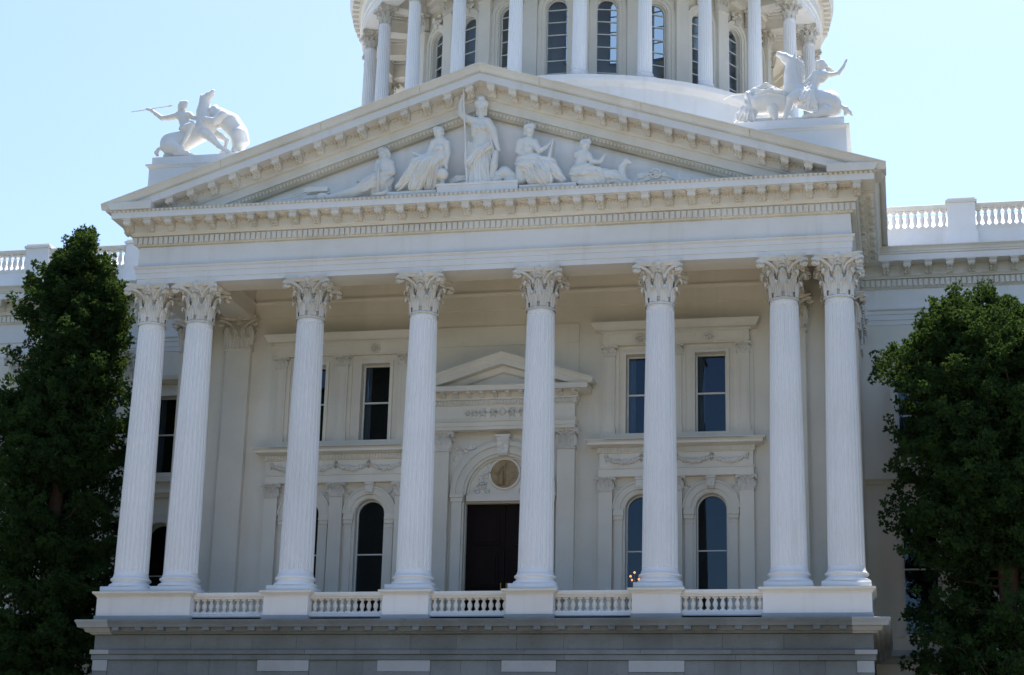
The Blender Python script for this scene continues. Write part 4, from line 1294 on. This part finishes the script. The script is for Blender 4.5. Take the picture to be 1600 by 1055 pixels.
sculpture('bear', L([
    ([(1070, 460, 10), (1190, 545, 10), (1265, 640, 10)], [72, 96, 88]), ([(1280, 670, -20), (1300, 760, -30), (1300, 800, -30)], [80, 58, 42]),
    ([(1330, 640, 0), (1345, 740, -10)], [34, 38]), ([(1285, 805, -30), (1235, 828, -40)], [30, 22]),
    ([(1235, 700, 50), (1225, 800, 60), (1200, 835, 60)], [50, 32, 26]), ([(1025, 420, 0), (1010, 430, -10)], [56, 50]), ([(985, 452, -25), (945, 470, -35)], [28, 18]),
    ([(1045, 372, -15), (1048, 366, -15)], [15, 13]), ([(1130, 470, -70), (1050, 535, -85), (940, 505, -85)], [48, 36, 24]), ([(1120, 540, 50), (1050, 560, 70), (960, 560, 60)], [46, 36, 24]),
    ([(1170, 470, 0), (1215, 520, 0)], [40, 40]), ([(1250, 560, 0), (1300, 610, 0)], [38, 36]),
]), root, 'statue', .024, .035)
part('spear', MB().tube([P(172, 432, -18), P(560, 374, -18)], .019, 8).tube([P(556, 375, -18), P(572, 372, -18), P(606, 366, -18)], [.02, .045, .003], 8), 'statue', root)

# ---- right statue group: rearing-necked horse, woman with flung arm, bison below
P, L = sheet([0.0029578, -6.2818e-05, 8.2587], [-0.00020612, -0.0032483, 19.974], -.05, .0031)
root = statue_root('equestrian_statue', (10.3, -.05, 16.66), 'white statue of a woman reaching up beside a horse sprawled over a bison', 'statue', 'statue groups on the roof plinths')
sculpture('horse', L([
    ([(1185, 745, 10), (1050, 715, 10), (920, 680, 10), (800, 610, 0)], [142, 128, 122, 112]), ([(1215, 700, 30), (1240, 790, 30)], [110, 100]),
    ([(790, 610, 0), (772, 430, 0), (775, 300, 0)], [105, 80, 62]), ([(775, 262), (700, 212), (632, 178)], [60, 44, 27]), ([(752, 300), (690, 255), (648, 215)], [38, 24, 12]), ([(628, 172), (622, 190)], [22, 18]),
    ([(802, 215, -25), (812, 160, -28)], [18, 5]), ([(798, 215, 25), (802, 165, 28)], [18, 5]),
    ([(850, 245), (875, 300), (880, 360), (885, 420), (882, 480), (880, 540)], [26, 32, 30, 32, 30, 26], {'fold': (7, 5)}),
    ([(1140, 830, -90), (1040, 872, -110)], [72, 40]), ([(1040, 872, -110), (900, 895, -110)], [30, 22]),
    ([(1310, 765), (1385, 796), (1420, 830), (1445, 868)], [26, 24, 22, 14]), ([(1385, 800), (1375, 860)], [24, 18]),
    ([(850, 650, -80), (760, 690, -120)], [70, 52]), ([(755, 695, -120), (725, 800, -120)], [44, 32]), ([(725, 800, -120), (690, 912, -115)], [32, 28]), ([(745, 690, -135), (800, 720, -130)], [34, 26]),
    ([(820, 660, 90), (640, 740, 120), (560, 880, 120)], [60, 45, 25]),
]), root, 'statue', .024, .045)
sculpture('rider', L([
    ([(985, 600, -20), (1035, 520, -20), (1075, 440, -15)], [70, 52, 54]), ([(1040, 405, 0), (1120, 410, -20)], [38, 36]), ([(1092, 385, -10), (1098, 345, -10)], [25, 22]),
    ([(1110, 312, -10), (1112, 325, -10)], [42, 38]), ([(1140, 318, -12), (1150, 325, -12)], [10, 8]), ([(1075, 285, -5), (1115, 270, -5), (1150, 300, 5)], [34, 32, 26]), ([(1065, 300, 5), (1060, 340, 10)], [34, 26]),
    ([(1150, 320, 15), (1195, 355, 15), (1245, 378, 10)], [26, 24, 13], {'fold': (4, 5)}),
    ([(1120, 412, -20), (1210, 420, -25), (1295, 402, -25), (1352, 330, -25), (1385, 262, -25)], [36, 28, 22, 17, 12]), ([(1385, 262, -25), (1395, 240, -25)], [14, 8]),
    ([(1040, 405, 0), (965, 475, -20), (895, 545, -30)], [30, 23, 15]), ([(1060, 430, -35), (1130, 440, -35)], [32, 30]), ([(1160, 440, -20), (1110, 490, -20)], [26, 30]),
    ([(985, 610, -60), (900, 700, -130)], [70, 52], {'fold': (5, 8)}), ([(960, 640, -120), (1010, 740, -140), (1040, 835, -140)], [52, 32, 13], {'fold': (4, 7)}), ([(1040, 825, -140), (940, 815, -140), (840, 785, -130)], [14, 16, 18]), ([(960, 680, -135), (930, 790, -138)], [45, 26], {'fold': (4, 6)}),
    ([(905, 600, -60), (960, 640, -80)], [40, 50]),
]), root, 'statue', .02, .022)
sculpture('bison', L([
    ([(400, 745, 10), (520, 720, 10), (660, 730, 20)], [118, 130, 135]), ([(410, 680, 10), (440, 660, 20)], [86, 90]), ([(290, 800, -10), (250, 850, -20)], [78, 66]),
    ([(230, 840, -30), (170, 915, -40)], [52, 26], {'fold': (7, 6)}), ([(280, 860, -50), (250, 925, -50)], [46, 26], {'fold': (7, 6)}), ([(330, 850, -30), (330, 925, -40)], [46, 26], {'fold': (7, 6)}), ([(180, 880, 0), (140, 930, 0)], [36, 20], {'fold': (5, 5)}),
    ([(560, 800, -60), (590, 912, -60)], [62, 30]), ([(600, 790, 60), (560, 900, 60)], [62, 34]), ([(280, 770, -60), (240, 740, -80), (250, 705, -85)], [20, 15, 5]),
    ([(290, 650, 0), (355, 605, 0), (480, 535, 0), (560, 580, -10), (650, 622, -20)], [44, 36, 26, 28, 36], {'fold': (5, 5)}), ([(300, 650, -20), (310, 760, -40)], [44, 46], {'fold': (6, 6)}),
    ([(400, 640, -70), (540, 620, -90), (660, 650, -90)], [40, 44, 40], {'fold': (5, 6)}), ([(180, 935, 0), (500, 925, 0), (800, 915, 0), (1180, 900, 0)], [20, 24, 22, 22]),
]), root, 'statue', .024, .035)
part('lance', MB().tube([P(0, 690, 20), P(60, 655, 15), P(110, 638, 10), P(250, 632, 0)], .028, 8), 'statue', root, True)

# ---- pediment figures
YP = -.95
G = 'sculpted figures in the pediment'
PC, LC = sheet([0.0038598, 0.00012893, -3.5154], [-0.00024327, -0.0040507, 18.951], YP, .0039)
PLs, LL = sheet([0.0041808, 0.00021722, -7.7622], [-0.00025815, -0.004324, 18.999], YP, .0042)
PR, LR = sheet([0.0043501, 4.9787e-05, 0.66977], [-0.00025359, -0.0046068, 17.683], YP, .0044)

root = statue_root('standing_figure', (0, YP, 14.69), 'tall helmeted figure standing at the pediment centre with raised spear and shield', 'statue', G)
sculpture('body', LC([
    ([(882, 968, 10), (884, 820, 5), (888, 660, 0)], [118, 98, 74], {'fold': (7, 15), 'fy': .75}), ([(888, 660), (892, 540), (890, 440)], [72, 66, 66], {'fy': .8}), ([(840, 425), (945, 425)], [50, 50], {'fy': .85}),
    ([(895, 385), (897, 340)], [30, 26]), ([(897, 285, -5), (897, 310, -5)], [44, 38]), ([(897, 300, -45), (897, 312, -48)], [8, 10], {'k': .01}), ([(870, 252, 0), (925, 252, 0)], [40, 40]), ([(890, 205, 0), (905, 205, 0)], [32, 32]), ([(865, 290, 10), (860, 350, 10)], [22, 14]), ([(930, 290, 10), (935, 350, 10)], [22, 14]),
    ([(838, 415, -5), (765, 390, -15), (715, 345, -20)], [42, 34, 30]), ([(712, 345, -20), (708, 270, -22), (728, 190, -25)], [30, 25, 17]), ([(732, 180, -28), (742, 165, -28)], [19, 15]),
    ([(950, 425, 0), (1000, 500, 0), (1018, 560, -5)], [46, 40, 34]), ([(1018, 560, -5), (1045, 655, -15)], [30, 19]), ([(1045, 655, -20), (1060, 675, -20)], [19, 12]),
    ([(960, 640, -40), (880, 690, -60), (790, 790, -50)], [26, 34, 40], {'fold': (5, 6)}), ([(800, 640, 10), (790, 780, 10), (795, 880, 10)], [44, 46, 34], {'fold': (5, 7)}), ([(970, 560, 20), (985, 700, 20)], [40, 44], {'fold': (5, 6)}),
    ([(840, 470, -30), (830, 540, -20)], [36, 26]), ([(850, 965, -60), (850, 972, -80)], [24, 20]), ([(915, 965, -60), (915, 972, -80)], [24, 20]),
    ([(868, 470, -48), (872, 475, -50)], [26, 24], {'k': .06}), ([(920, 470, -48), (918, 475, -50)], [26, 24], {'k': .06}),
]), root, 'relief', .02, .018)
sculpture('shield', LC([([(1030, 700, -10), (1012, 820, -15), (990, 945, -10)], [26, 34, 22], {'fy': 1.6})]), root, 'relief', .024, .02)
part('spear', MB().tube([PC(768, 985, -75), PC(736, 70, -75)], .028, 8).tube([PC(737, 90, -75), PC(736, 70, -75), PC(734, 25, -75)], [.03, .05, .004], 8), 'relief', root)

root = statue_root('seated_figure', (-1.9, YP, 14.53), 'robed figure seated left of the standing figure, arm outstretched, hand on a globe', 'statue', G)
sculpture('body', LC([
    ([(512, 730), (520, 660), (518, 600)], [66, 58, 58], {'fy': .8}), ([(465, 615), (572, 618)], [40, 40]), ([(505, 575), (503, 550)], [26, 24]), ([(502, 520, -5), (500, 535, -5)], [42, 36]), ([(515, 495, 5), (480, 490, 0)], [36, 32]), ([(530, 520, 10), (525, 545, 10)], [28, 20]), ([(490, 530, -40), (490, 540, -42)], [7, 8], {'k': .01}),
    ([(575, 630, 0), (588, 710, 0), (572, 800, -15)], [36, 30, 22]), ([(572, 800, -15), (580, 850, -25)], [20, 14]), ([(455, 630, -10), (415, 720, -20)], [34, 26]), ([(410, 725, -20), (340, 735, -25), (268, 700, -30)], [25, 18, 12]),
    ([(510, 760, 0), (430, 800, -20), (320, 820, -40)], [80, 84, 68], {'fold': (5, 7)}), ([(330, 820, -40), (250, 920, -40), (150, 1015, -40)], [72, 60, 32], {'fold': (6, 9)}), ([(400, 830, -40), (340, 920, -50), (300, 1005, -50)], [80, 66, 60], {'fold': (6, 10)}), ([(470, 820, 0), (430, 1000, 0)], [70, 60], {'fold': (6, 10)}),
    ([(280, 760, -20), (300, 830, -20)], [18, 28]), ([(500, 900, 30), (500, 990, 30)], [70, 60]),
    ([(495, 655, -45), (497, 660, -46)], [24, 22], {'k': .06}), ([(535, 655, -45), (535, 660, -46)], [24, 22], {'k': .06}),
]), root, 'relief', .02, .018)
part('globe', MB().ball(PC(545, 900, -60), .215, 20, 12), 'relief', root, True)
part('globe_stand', MB().lathe([(.13, 0), (.13, .04), (.06, .08), (.1, .16)], 14, *PC(545, 985, -60)[:2]).xform(lambda p: Vector((p.x, p.y, p.z + PC(545, 985, -60)[2] - .04))), 'relief', root, True)

root = statue_root('kneeling_figure', (-3.7, YP, 14.33), 'miner figure kneeling over a pick at the left of the pediment group', 'statue', G)
sculpture('body', LL([
    ([(1010, 800), (1010, 740), (1012, 700)], [66, 62, 62], {'fy': .8}), ([(965, 700), (1060, 705)], [38, 38]), ([(1003, 670), (1002, 655)], [26, 24]), ([(998, 622, -5), (998, 636, -5)], [42, 36]), ([(1020, 600, 5), (985, 592, 0)], [34, 30]), ([(985, 632, -40), (984, 640, -42)], [7, 8], {'k': .01}), ([(1035, 620, 10), (1042, 650, 10)], [28, 20]),
    ([(1060, 710, 0), (1078, 775, -10)], [36, 30]), ([(1078, 775, -10), (1030, 785, -35), (975, 745, -45)], [28, 22, 15]), ([(968, 705, -5), (950, 760, -25), (968, 735, -45)], [32, 24, 16]),
    ([(1000, 840, 0), (930, 870, -10), (850, 905, -15)], [76, 72, 60], {'fold': (5, 7)}), ([(850, 905, -15), (740, 950, -15), (620, 975, -15), (520, 990, -15)], [60, 46, 28, 15]), ([(990, 870, 0), (940, 960, 0)], [70, 48], {'fold': (5, 8)}),
    ([(950, 780, 30), (870, 815, 30), (780, 852, 30)], [26, 22, 14], {'fold': (4, 5)}), ([(1010, 880, 10), (1015, 960, 10)], [56, 50], {'fold': (4, 6)}),
]), root, 'relief', .02, .018)
part('pick', MB().tube([PLs(970, 705, -92), PLs(962, 955, -92)], .045, 8).tube([PLs(915, 968, -92), PLs(965, 962, -95), PLs(1010, 958, -92), PLs(1045, 920, -88)], [.04, .075, .07, .03], 8), 'relief', root, True)

root = statue_root('farm_tools_relief', (-6.0, YP, 14.33), 'low relief of sheaves and timber in the left corner of the pediment', 'relief', G)
sh = MB()
for i in range(16):
    u_ = random.uniform(90, 330); v_ = 1015 - (u_ - 90) * .05
    sh.tube([PLs(u_, v_, random.uniform(-10, 25)), PLs(u_ + random.uniform(120, 260), random.uniform(940, 1000), random.uniform(-10, 25))], .022, 5)
part('sheaf', sh, 'relief', root, kind='stuff')
a_ = PLs(320, 918, 10); c_ = PLs(520, 922, 10)
part('timber', MB().box(a_[0], c_[0], YP - .05, YP + .25, a_[2] - .16, a_[2]), 'relief', root)
part('sack', MB().ball(PLs(470, 985, 0), .17, 10, 7, (1.3, .8, .8)), 'relief', root, True)

root = statue_root('seated_figure', (1.4, YP, 14.53), 'robed figure seated right of the standing figure, holding up a tablet', 'statue', G)
sculpture('body', LR([
    ([(225, 440), (222, 370), (222, 320)], [58, 52, 56], {'fy': .8}), ([(170, 315), (275, 318)], [36, 34]), ([(235, 278), (235, 262)], [24, 22]), ([(237, 222, -5), (237, 235, -5)], [36, 31]), ([(215, 195, 0), (255, 185, 0)], [30, 28]), ([(210, 225, 10), (205, 250, 10)], [24, 18]), ([(240, 232, -34), (240, 240, -36)], [6, 7], {'k': .01}),
    ([(162, 320, 0), (150, 380, 0)], [34, 30]), ([(150, 380, 0), (195, 425, -25)], [28, 20]), ([(280, 325, -5), (315, 385, -20)], [30, 24]), ([(315, 385, -20), (365, 360, -30), (420, 305, -30)], [23, 18, 11]),
    ([(200, 480, 0), (270, 480, -10), (380, 490, -20)], [72, 70, 54], {'fold': (5, 7)}), ([(390, 495, -20), (440, 555, -20), (500, 608, -20)], [54, 42, 22], {'fold': (5, 8)}), ([(320, 500, -30), (345, 560, -40), (360, 605, -40)], [60, 62, 62], {'fold': (6, 10)}), ([(250, 510, -20), (280, 600, -30)], [62, 56], {'fold': (6, 10)}), ([(175, 500, 10), (175, 600, 10)], [48, 50]), ([(190, 490, -50), (220, 510, -50)], [40, 34], {'fold': (4, 6)}),
    ([(205, 365, -42), (205, 370, -43)], [20, 18], {'k': .06}), ([(243, 365, -42), (243, 370, -43)], [20, 18], {'k': .06}),
]), root, 'relief', .02, .018)
tb = [PR(430, 300, -20), PR(385, 455, -20), PR(410, 460, -20), PR(436, 302, -20)]
part('tablet', MB().add([(p[0], YP - .28, p[2]) for p in tb] + [(p[0], YP + .18, p[2]) for p in tb], [(0, 1, 2, 3), (4, 7, 6, 5), (0, 4, 5, 1), (1, 5, 6, 2), (2, 6, 7, 3), (3, 7, 4, 0)]), 'relief', root)

root = statue_root('crouching_figure', (3.5, YP, 14.53), 'figure crouching on folded legs right in the pediment, both hands held out', 'statue', G)
sculpture('body', LR([
    ([(648, 500), (655, 440), (660, 410)], [54, 50, 50], {'fy': .8}), ([(620, 415, 0), (700, 420, -10)], [34, 32]), ([(678, 385), (679, 370)], [24, 22]), ([(682, 340, -5), (682, 356, -5)], [36, 31]), ([(662, 320, 0), (700, 310, 0)], [30, 26]), ([(655, 345, 10), (655, 390, 15)], [26, 18]), ([(690, 348, -34), (691, 355, -36)], [6, 7], {'k': .01}),
    ([(695, 425, -15), (735, 470, -25)], [30, 24]), ([(735, 470, -25), (795, 470, -30), (830, 418, -30)], [22, 16, 10]), ([(625, 425, 10), (680, 490, 20), (775, 490, 10), (800, 450, 5)], [30, 24, 17, 10]),
    ([(620, 560, 0), (690, 560, -15), (770, 570, -25)], [64, 70, 58], {'fold': (5, 7)}), ([(780, 575, -25), (800, 620, -30)], [56, 38], {'fold': (4, 8)}), ([(800, 628, -30), (700, 632, -40), (630, 632, -40)], [24, 26, 18]), ([(600, 570, 0), (600, 615, 0)], [44, 34]),
]), root, 'relief', .02, .018)
root = statue_root('horn_relief', (4.6, YP, 14.33), 'curled horn shaped carving rising right of the crouching figure', 'relief', G)
sculpture('horn', LR([
    ([(830, 590, 10), (900, 590, 5), (980, 618, 0), (1040, 625, 0)], [66, 56, 30, 10], {'fold': (3, 7)}), ([(985, 612, 10), (962, 560, 10), (968, 505, 10), (1000, 465, 5)], [26, 30, 28, 24]), ([(1000, 465, 5), (1030, 475, 0)], [24, 14]),
]), root, 'relief', .02, .018)
root = statue_root('wheel_relief', (6.2, YP, 14.33), 'spoked wheel among low carved heaps in the right corner of the pediment', 'relief', G)
cw = Vector(PR(1222, 558, -35))
wh = MB().tube([(cw.x + .17 * math.cos(t), cw.y, cw.z + .17 * math.sin(t)) for t in np.linspace(0, 2 * PI, 21)], .03, 6)
for q in range(3):
    wh.tube([(cw.x + .17 * math.cos(q * PI / 3), cw.y, cw.z + .17 * math.sin(q * PI / 3)), (cw.x - .17 * math.cos(q * PI / 3), cw.y, cw.z - .17 * math.sin(q * PI / 3))], .02, 5)
part('wheel', wh, 'relief', root, True)
sculpture('heap', LR([([(1060, 625, 0), (1160, 555, 0)], [12, 10]), ([(1120, 600, 0), (1170, 590, 0)], [36, 34], {'fold': (5, 5)}), ([(1190, 600, 10), (1290, 590, 10), (1340, 605, 0)], [38, 34, 20], {'fold': (6, 5)}), ([(1400, 605, 0), (1500, 600, 0)], [16, 12]), ([(1410, 600, 0), (1408, 550, 0)], [9, 6]), ([(1450, 605, 0), (1485, 575, 0)], [10, 7])]), root, 'relief', .024, .02)
root = statue_root('bear_relief', (.85, YP, 14.69), 'small bear lying between the shield bearer and the seated tablet holder', 'relief', G)
sculpture('bear', LC([([(1050, 910, 0), (1110, 890, 10), (1165, 915, 10)], [50, 66, 48]), ([(1050, 935, -30), (1020, 950, -40)], [34, 26]), ([(1130, 945, -20), (1190, 945, -20)], [26, 22]), ([(1085, 855, 0), (1100, 850, 0)], [30, 30])]), root, 'relief', .02, .018)
root = statue_root('drapery_relief', (-.75, YP, 14.69), 'low carved heap at the foot of the standing figure beside the spear', 'relief', G)
sculpture('heap', LC([([(620, 970, 10), (680, 945, 10), (740, 940, 10)], [24, 34, 34], {'fold': (4, 6)})]), root, 'relief', .02, .018)

# ------------------------------------------------------------------ lit candelabrum seen through the window
root = put('candelabrum', None, None, (4.5, 5.6, .35))
tag(root, 'lit candelabrum glowing behind the arched window right of the door', 'lamp')
cx_, cy_ = 4.46, 5.6
part('stem', MB().tube([(cx_, cy_, .35), (cx_, cy_, 2.2)], .03, 8).lathe([(.2, .35), (.2, .4), (.05, .46)], 14, cx_, cy_), 'brass', root)
for i, (dx, dz) in enumerate(((-.12, 2.24), (-.02, 2.50), (.14, 2.26), (-.15, 2.36))):
    a_ = part('arm', MB().tube([(cx_, cy_, 2.05), (cx_ + dx * .8, cy_ - .03 * i, 2.05), (cx_ + dx, cy_ - .03 * i, dz - .06)], .015, 6), 'brass', root)
    part('bulb', MB().ball((cx_ + dx, cy_ - .03 * i, dz), .04, 10, 8), 'bulb', a_, True)

# ------------------------------------------------------------------ trees
def tree(name, label, base, leaders, rad, zlow, seed, nclump, lean=(0, 0)):
    """leaders: list of (x, y, ztop, spread) leading shoots; rad(z): crown radius about the trunk."""
    g = np.random.default_rng(seed); random.seed(seed)
    root = put(name, None, None, (base[0], base[1], GZ))
    tag(root, label, 'tree', 'conifers in front of the wings')
    tr = MB(); C = []; O = []; Z = []
    x0, y0 = base
    for li, (lx, ly, zt, sp) in enumerate(leaders):
        zs = GZ if li == 0 else zt - 9
        pts = []; rads = []
        for i in range(9):
            t = i / 8
            z = zs + (zt - .3 - zs) * t
            pts.append((x0 + (lx - x0) * t ** 1.3 + g.normal(0, .04), y0 + (ly - y0) * t ** 1.3 + g.normal(0, .04), z)); rads.append((.42 if li == 0 else .16) * (1 - t) ** .8 + .02)
        tr.tube(pts, rads, 10)
        # whorls of limbs
        z = max(zlow, zs + 1)
        while z < zt - .15:
            t = (z - zs) / (zt - .3 - zs); t = min(1, max(0, t))
            px, py = x0 + (lx - x0) * t ** 1.3, y0 + (ly - y0) * t ** 1.3
            nb = g.integers(3, 6) if z > 7 else g.integers(5, 8)
            for q in range(nb):
                a = g.uniform(0, 2 * PI)
                Rm = min(max(.35, rad(z) - .85 * math.hypot(px - x0, py - y0)), .66 * sp * (zt - z) ** 1.15 + .08)
                Ln = Rm * g.uniform(.70, 1.0) * (1 + .08 * math.sin(2.3 * a + 1.1 * z + seed) + .08 * math.sin(5 * a - 2.2 * z))
                rise = g.uniform(.05, .45) * Ln
                ex, ey, ez = px + Ln * math.cos(a), py + Ln * math.sin(a), z + rise
                mid = (px + .5 * Ln * math.cos(a), py + .5 * Ln * math.sin(a), z + rise * .25)
                if Ln > .7 and q == 0: tr.tube([(px, py, z), mid, (px + .8 * (ex - px), py + .8 * (ey - py), z + .7 * rise)], [.05, .03, .008], 5, cap=False)
                m_ = max(3, int(Ln * 7.0))
                for w in range(m_):
                    u_ = 1 - (w / m_) ** 1.15 * .85
                    sid = g.normal(0, .13 + .10 * Ln * (1 - u_))
                    cx = px + Ln * u_ * math.cos(a) - sid * math.sin(a); cy = py + Ln * u_ * math.sin(a) + sid * math.cos(a)
                    cz = z + rise * u_ ** 2 + g.normal(0, .12)
                    C.append((cx, cy, cz)); O.append((math.cos(a) * .8, math.sin(a) * .8, .55)); Z.append(g.uniform(.34, .60) * (1.0 if Ln > .8 else .75) * (1.28 if u_ < .55 else 1.0))
            z += g.uniform(.12, .28) if zt - z > 3.5 else g.uniform(.07, .16)
    C = np.array(C); O = np.array(O); Z = np.array(Z)
    if len(C) > nclump:
        pw = np.where(C[:, 2] > leaders[0][2] - 4, 1.6, 1.0)
        s_ = g.choice(len(C), nclump, replace=False, p=pw / pw.sum()); C, O, Z = C[s_], O[s_], Z[s_]
    # each tuft: a leafy core and a dozen little tufts of fine sprays over its outer side
    N = len(C); K1, K2 = 10, 8
    On = O / np.linalg.norm(O, axis=1, keepdims=True)
    zz_ = Z[:, None, None]
    dd = g.normal(0, 1, (N, K1, 3)); dd /= np.linalg.norm(dd, axis=2, keepdims=True)
    dd = dd + On[:, None, :] * .55 + np.array([0, 0, .25]); dd /= np.linalg.norm(dd, axis=2, keepdims=True)
    mc = (C[:, None, :] + dd * zz_ * g.uniform(.30, .52, (N, K1, 1))).reshape(-1, 1, 3)
    mz = np.repeat(Z, K1)[:, None, None]
    md_ = dd.reshape(-1, 1, 3)
    d2 = g.normal(0, 1, (N * K1, K2, 3)); d2 /= np.linalg.norm(d2, axis=2, keepdims=True)
    d2 = d2 + md_ * .55 + np.array([0, 0, .35]); d2 /= np.linalg.norm(d2, axis=2, keepdims=True)
    ln = mz * g.uniform(.22, .36, (N * K1, K2, 1))
    side = np.cross(d2, g.normal(0, 1, (N * K1, K2, 3))); side /= np.linalg.norm(side, axis=2, keepdims=True) + 1e-9
    wd_ = mz * g.uniform(.036, .060, (N * K1, K2, 1))
    base_ = mc - d2 * ln * .35
    tip = mc + d2 * ln * .65
    mid = mc + d2 * ln * .12
    V = np.stack([base_, mid + side * wd_, tip, mid - side * wd_], 2).reshape(-1, 3)
    # inner sprays
    K3 = 13
    e1 = g.normal(0, 1, (N, K3, 3)); e1 /= np.linalg.norm(e1, axis=2, keepdims=True)
    bc = C[:, None, :] + e1 * zz_ * g.uniform(0, .38, (N, K3, 1))
    e2 = g.normal(0, 1, (N, K3, 3)); e2 /= np.linalg.norm(e2, axis=2, keepdims=True)
    e3 = np.cross(e2, g.normal(0, 1, (N, K3, 3))); e3 /= np.linalg.norm(e3, axis=2, keepdims=True) + 1e-9
    V = np.concatenate([V, np.stack([bc - e2 * zz_ * .16, bc + e3 * zz_ * .09, bc + e2 * zz_ * .16, bc - e3 * zz_ * .09], 2).reshape(-1, 3)])
    nq = len(V) // 4
    me = bpy.data.meshes.new('crown')
    me.vertices.add(nq * 4); me.vertices.foreach_set('co', V.ravel())
    me.loops.add(nq * 4); me.loops.foreach_set('vertex_index', np.arange(nq * 4, dtype=np.int32))
    me.polygons.add(nq); me.polygons.foreach_set('loop_start', np.arange(0, nq * 4, 4, dtype=np.int32))
    me.materials.append(M['leaf'])
    me.update(calc_edges=True)
    me.validate()
    put('crown', me, root)
    part('trunk', tr, 'bark', root, True)
    print('TREE', name, N, nq)
    return root

def radL(z):
    return float(np.interp(z, [-9, -6, 0, 5, 8, 10, 12, 13, 14.3, 15.5], [2.8, 3.1, 3.15, 3.0, 2.8, 2.5, 2.15, 1.75, 1.05, .15]))
def radR(z):
    return float(np.interp(z, [-9, -6, 0, 4, 8, 10, 11, 12.5], [3.4, 3.8, 3.85, 4.0, 4.0, 3.1, 2.2, .4]))
tree('conifer_tree', 'tall dark conifer with a pointed sunlit top left of the portico', (-16.35, 2.6), [(-16.2, 2.8, 15.3, 1.25), (-15.1, 2.7, 13.4, 1.15)], radL, -4.0, 11, 6300)
tree('conifer_tree', 'broad dark conifer with a rounded top right of the portico', (17.05, 2.6), [(16.5, 3.2, 11.75, 1.9), (15.5, 2.0, 11.05, 1.7), (17.6, 1.4, 10.2, 1.6), (18.8, 3.0, 10.9, 1.7)], radR, -4.0, 23, 8600)

# ------------------------------------------------------------------ the park in front of the building (mirrored dark in the window glass)
pk = MB()
g = np.random.default_rng(5)
spots = [(-17, -27, 27, 7), (-33, -40, 26, 9), (-30, -70, 28, 10), (38, -48, 24, 8), (34, -80, 28, 10), (0, -118, 26, 12), (-62, -50, 26, 12), (70, -60, 26, 12)]
for (x, y, h_, r_) in spots:
    nr, na = 14, 18
    vs = []; fs = []
    for i in range(nr + 1):
        t = i / nr
        for j in range(na):
            a = 2 * PI * j / na
            rr_ = r_ * (math.sin(PI * min(1, t * .93 + .07)) ** .6) * g.uniform(.78, 1.15)
            vs.append((x + rr_ * math.cos(a), y + rr_ * math.sin(a), GZ + 3 + (h_ - 3) * t + g.uniform(-.5, .5)))
    for i in range(nr):
        for j in range(na):
            fs.append((i * na + j, i * na + (j + 1) % na, (i + 1) * na + (j + 1) % na, (i + 1) * na + j))
    fs.append(tuple(nr * na + j for j in range(na)))
    pk.add(vs, fs)
    pk.tube([(x, y, GZ), (x, y, GZ + 5)], [.6, .5], 8)
o = put('park_trees', pk.mesh('park_trees', 'leaf'), kind='stuff')
tag(o, 'dark park trees mirrored in the portico window glass', 'trees')
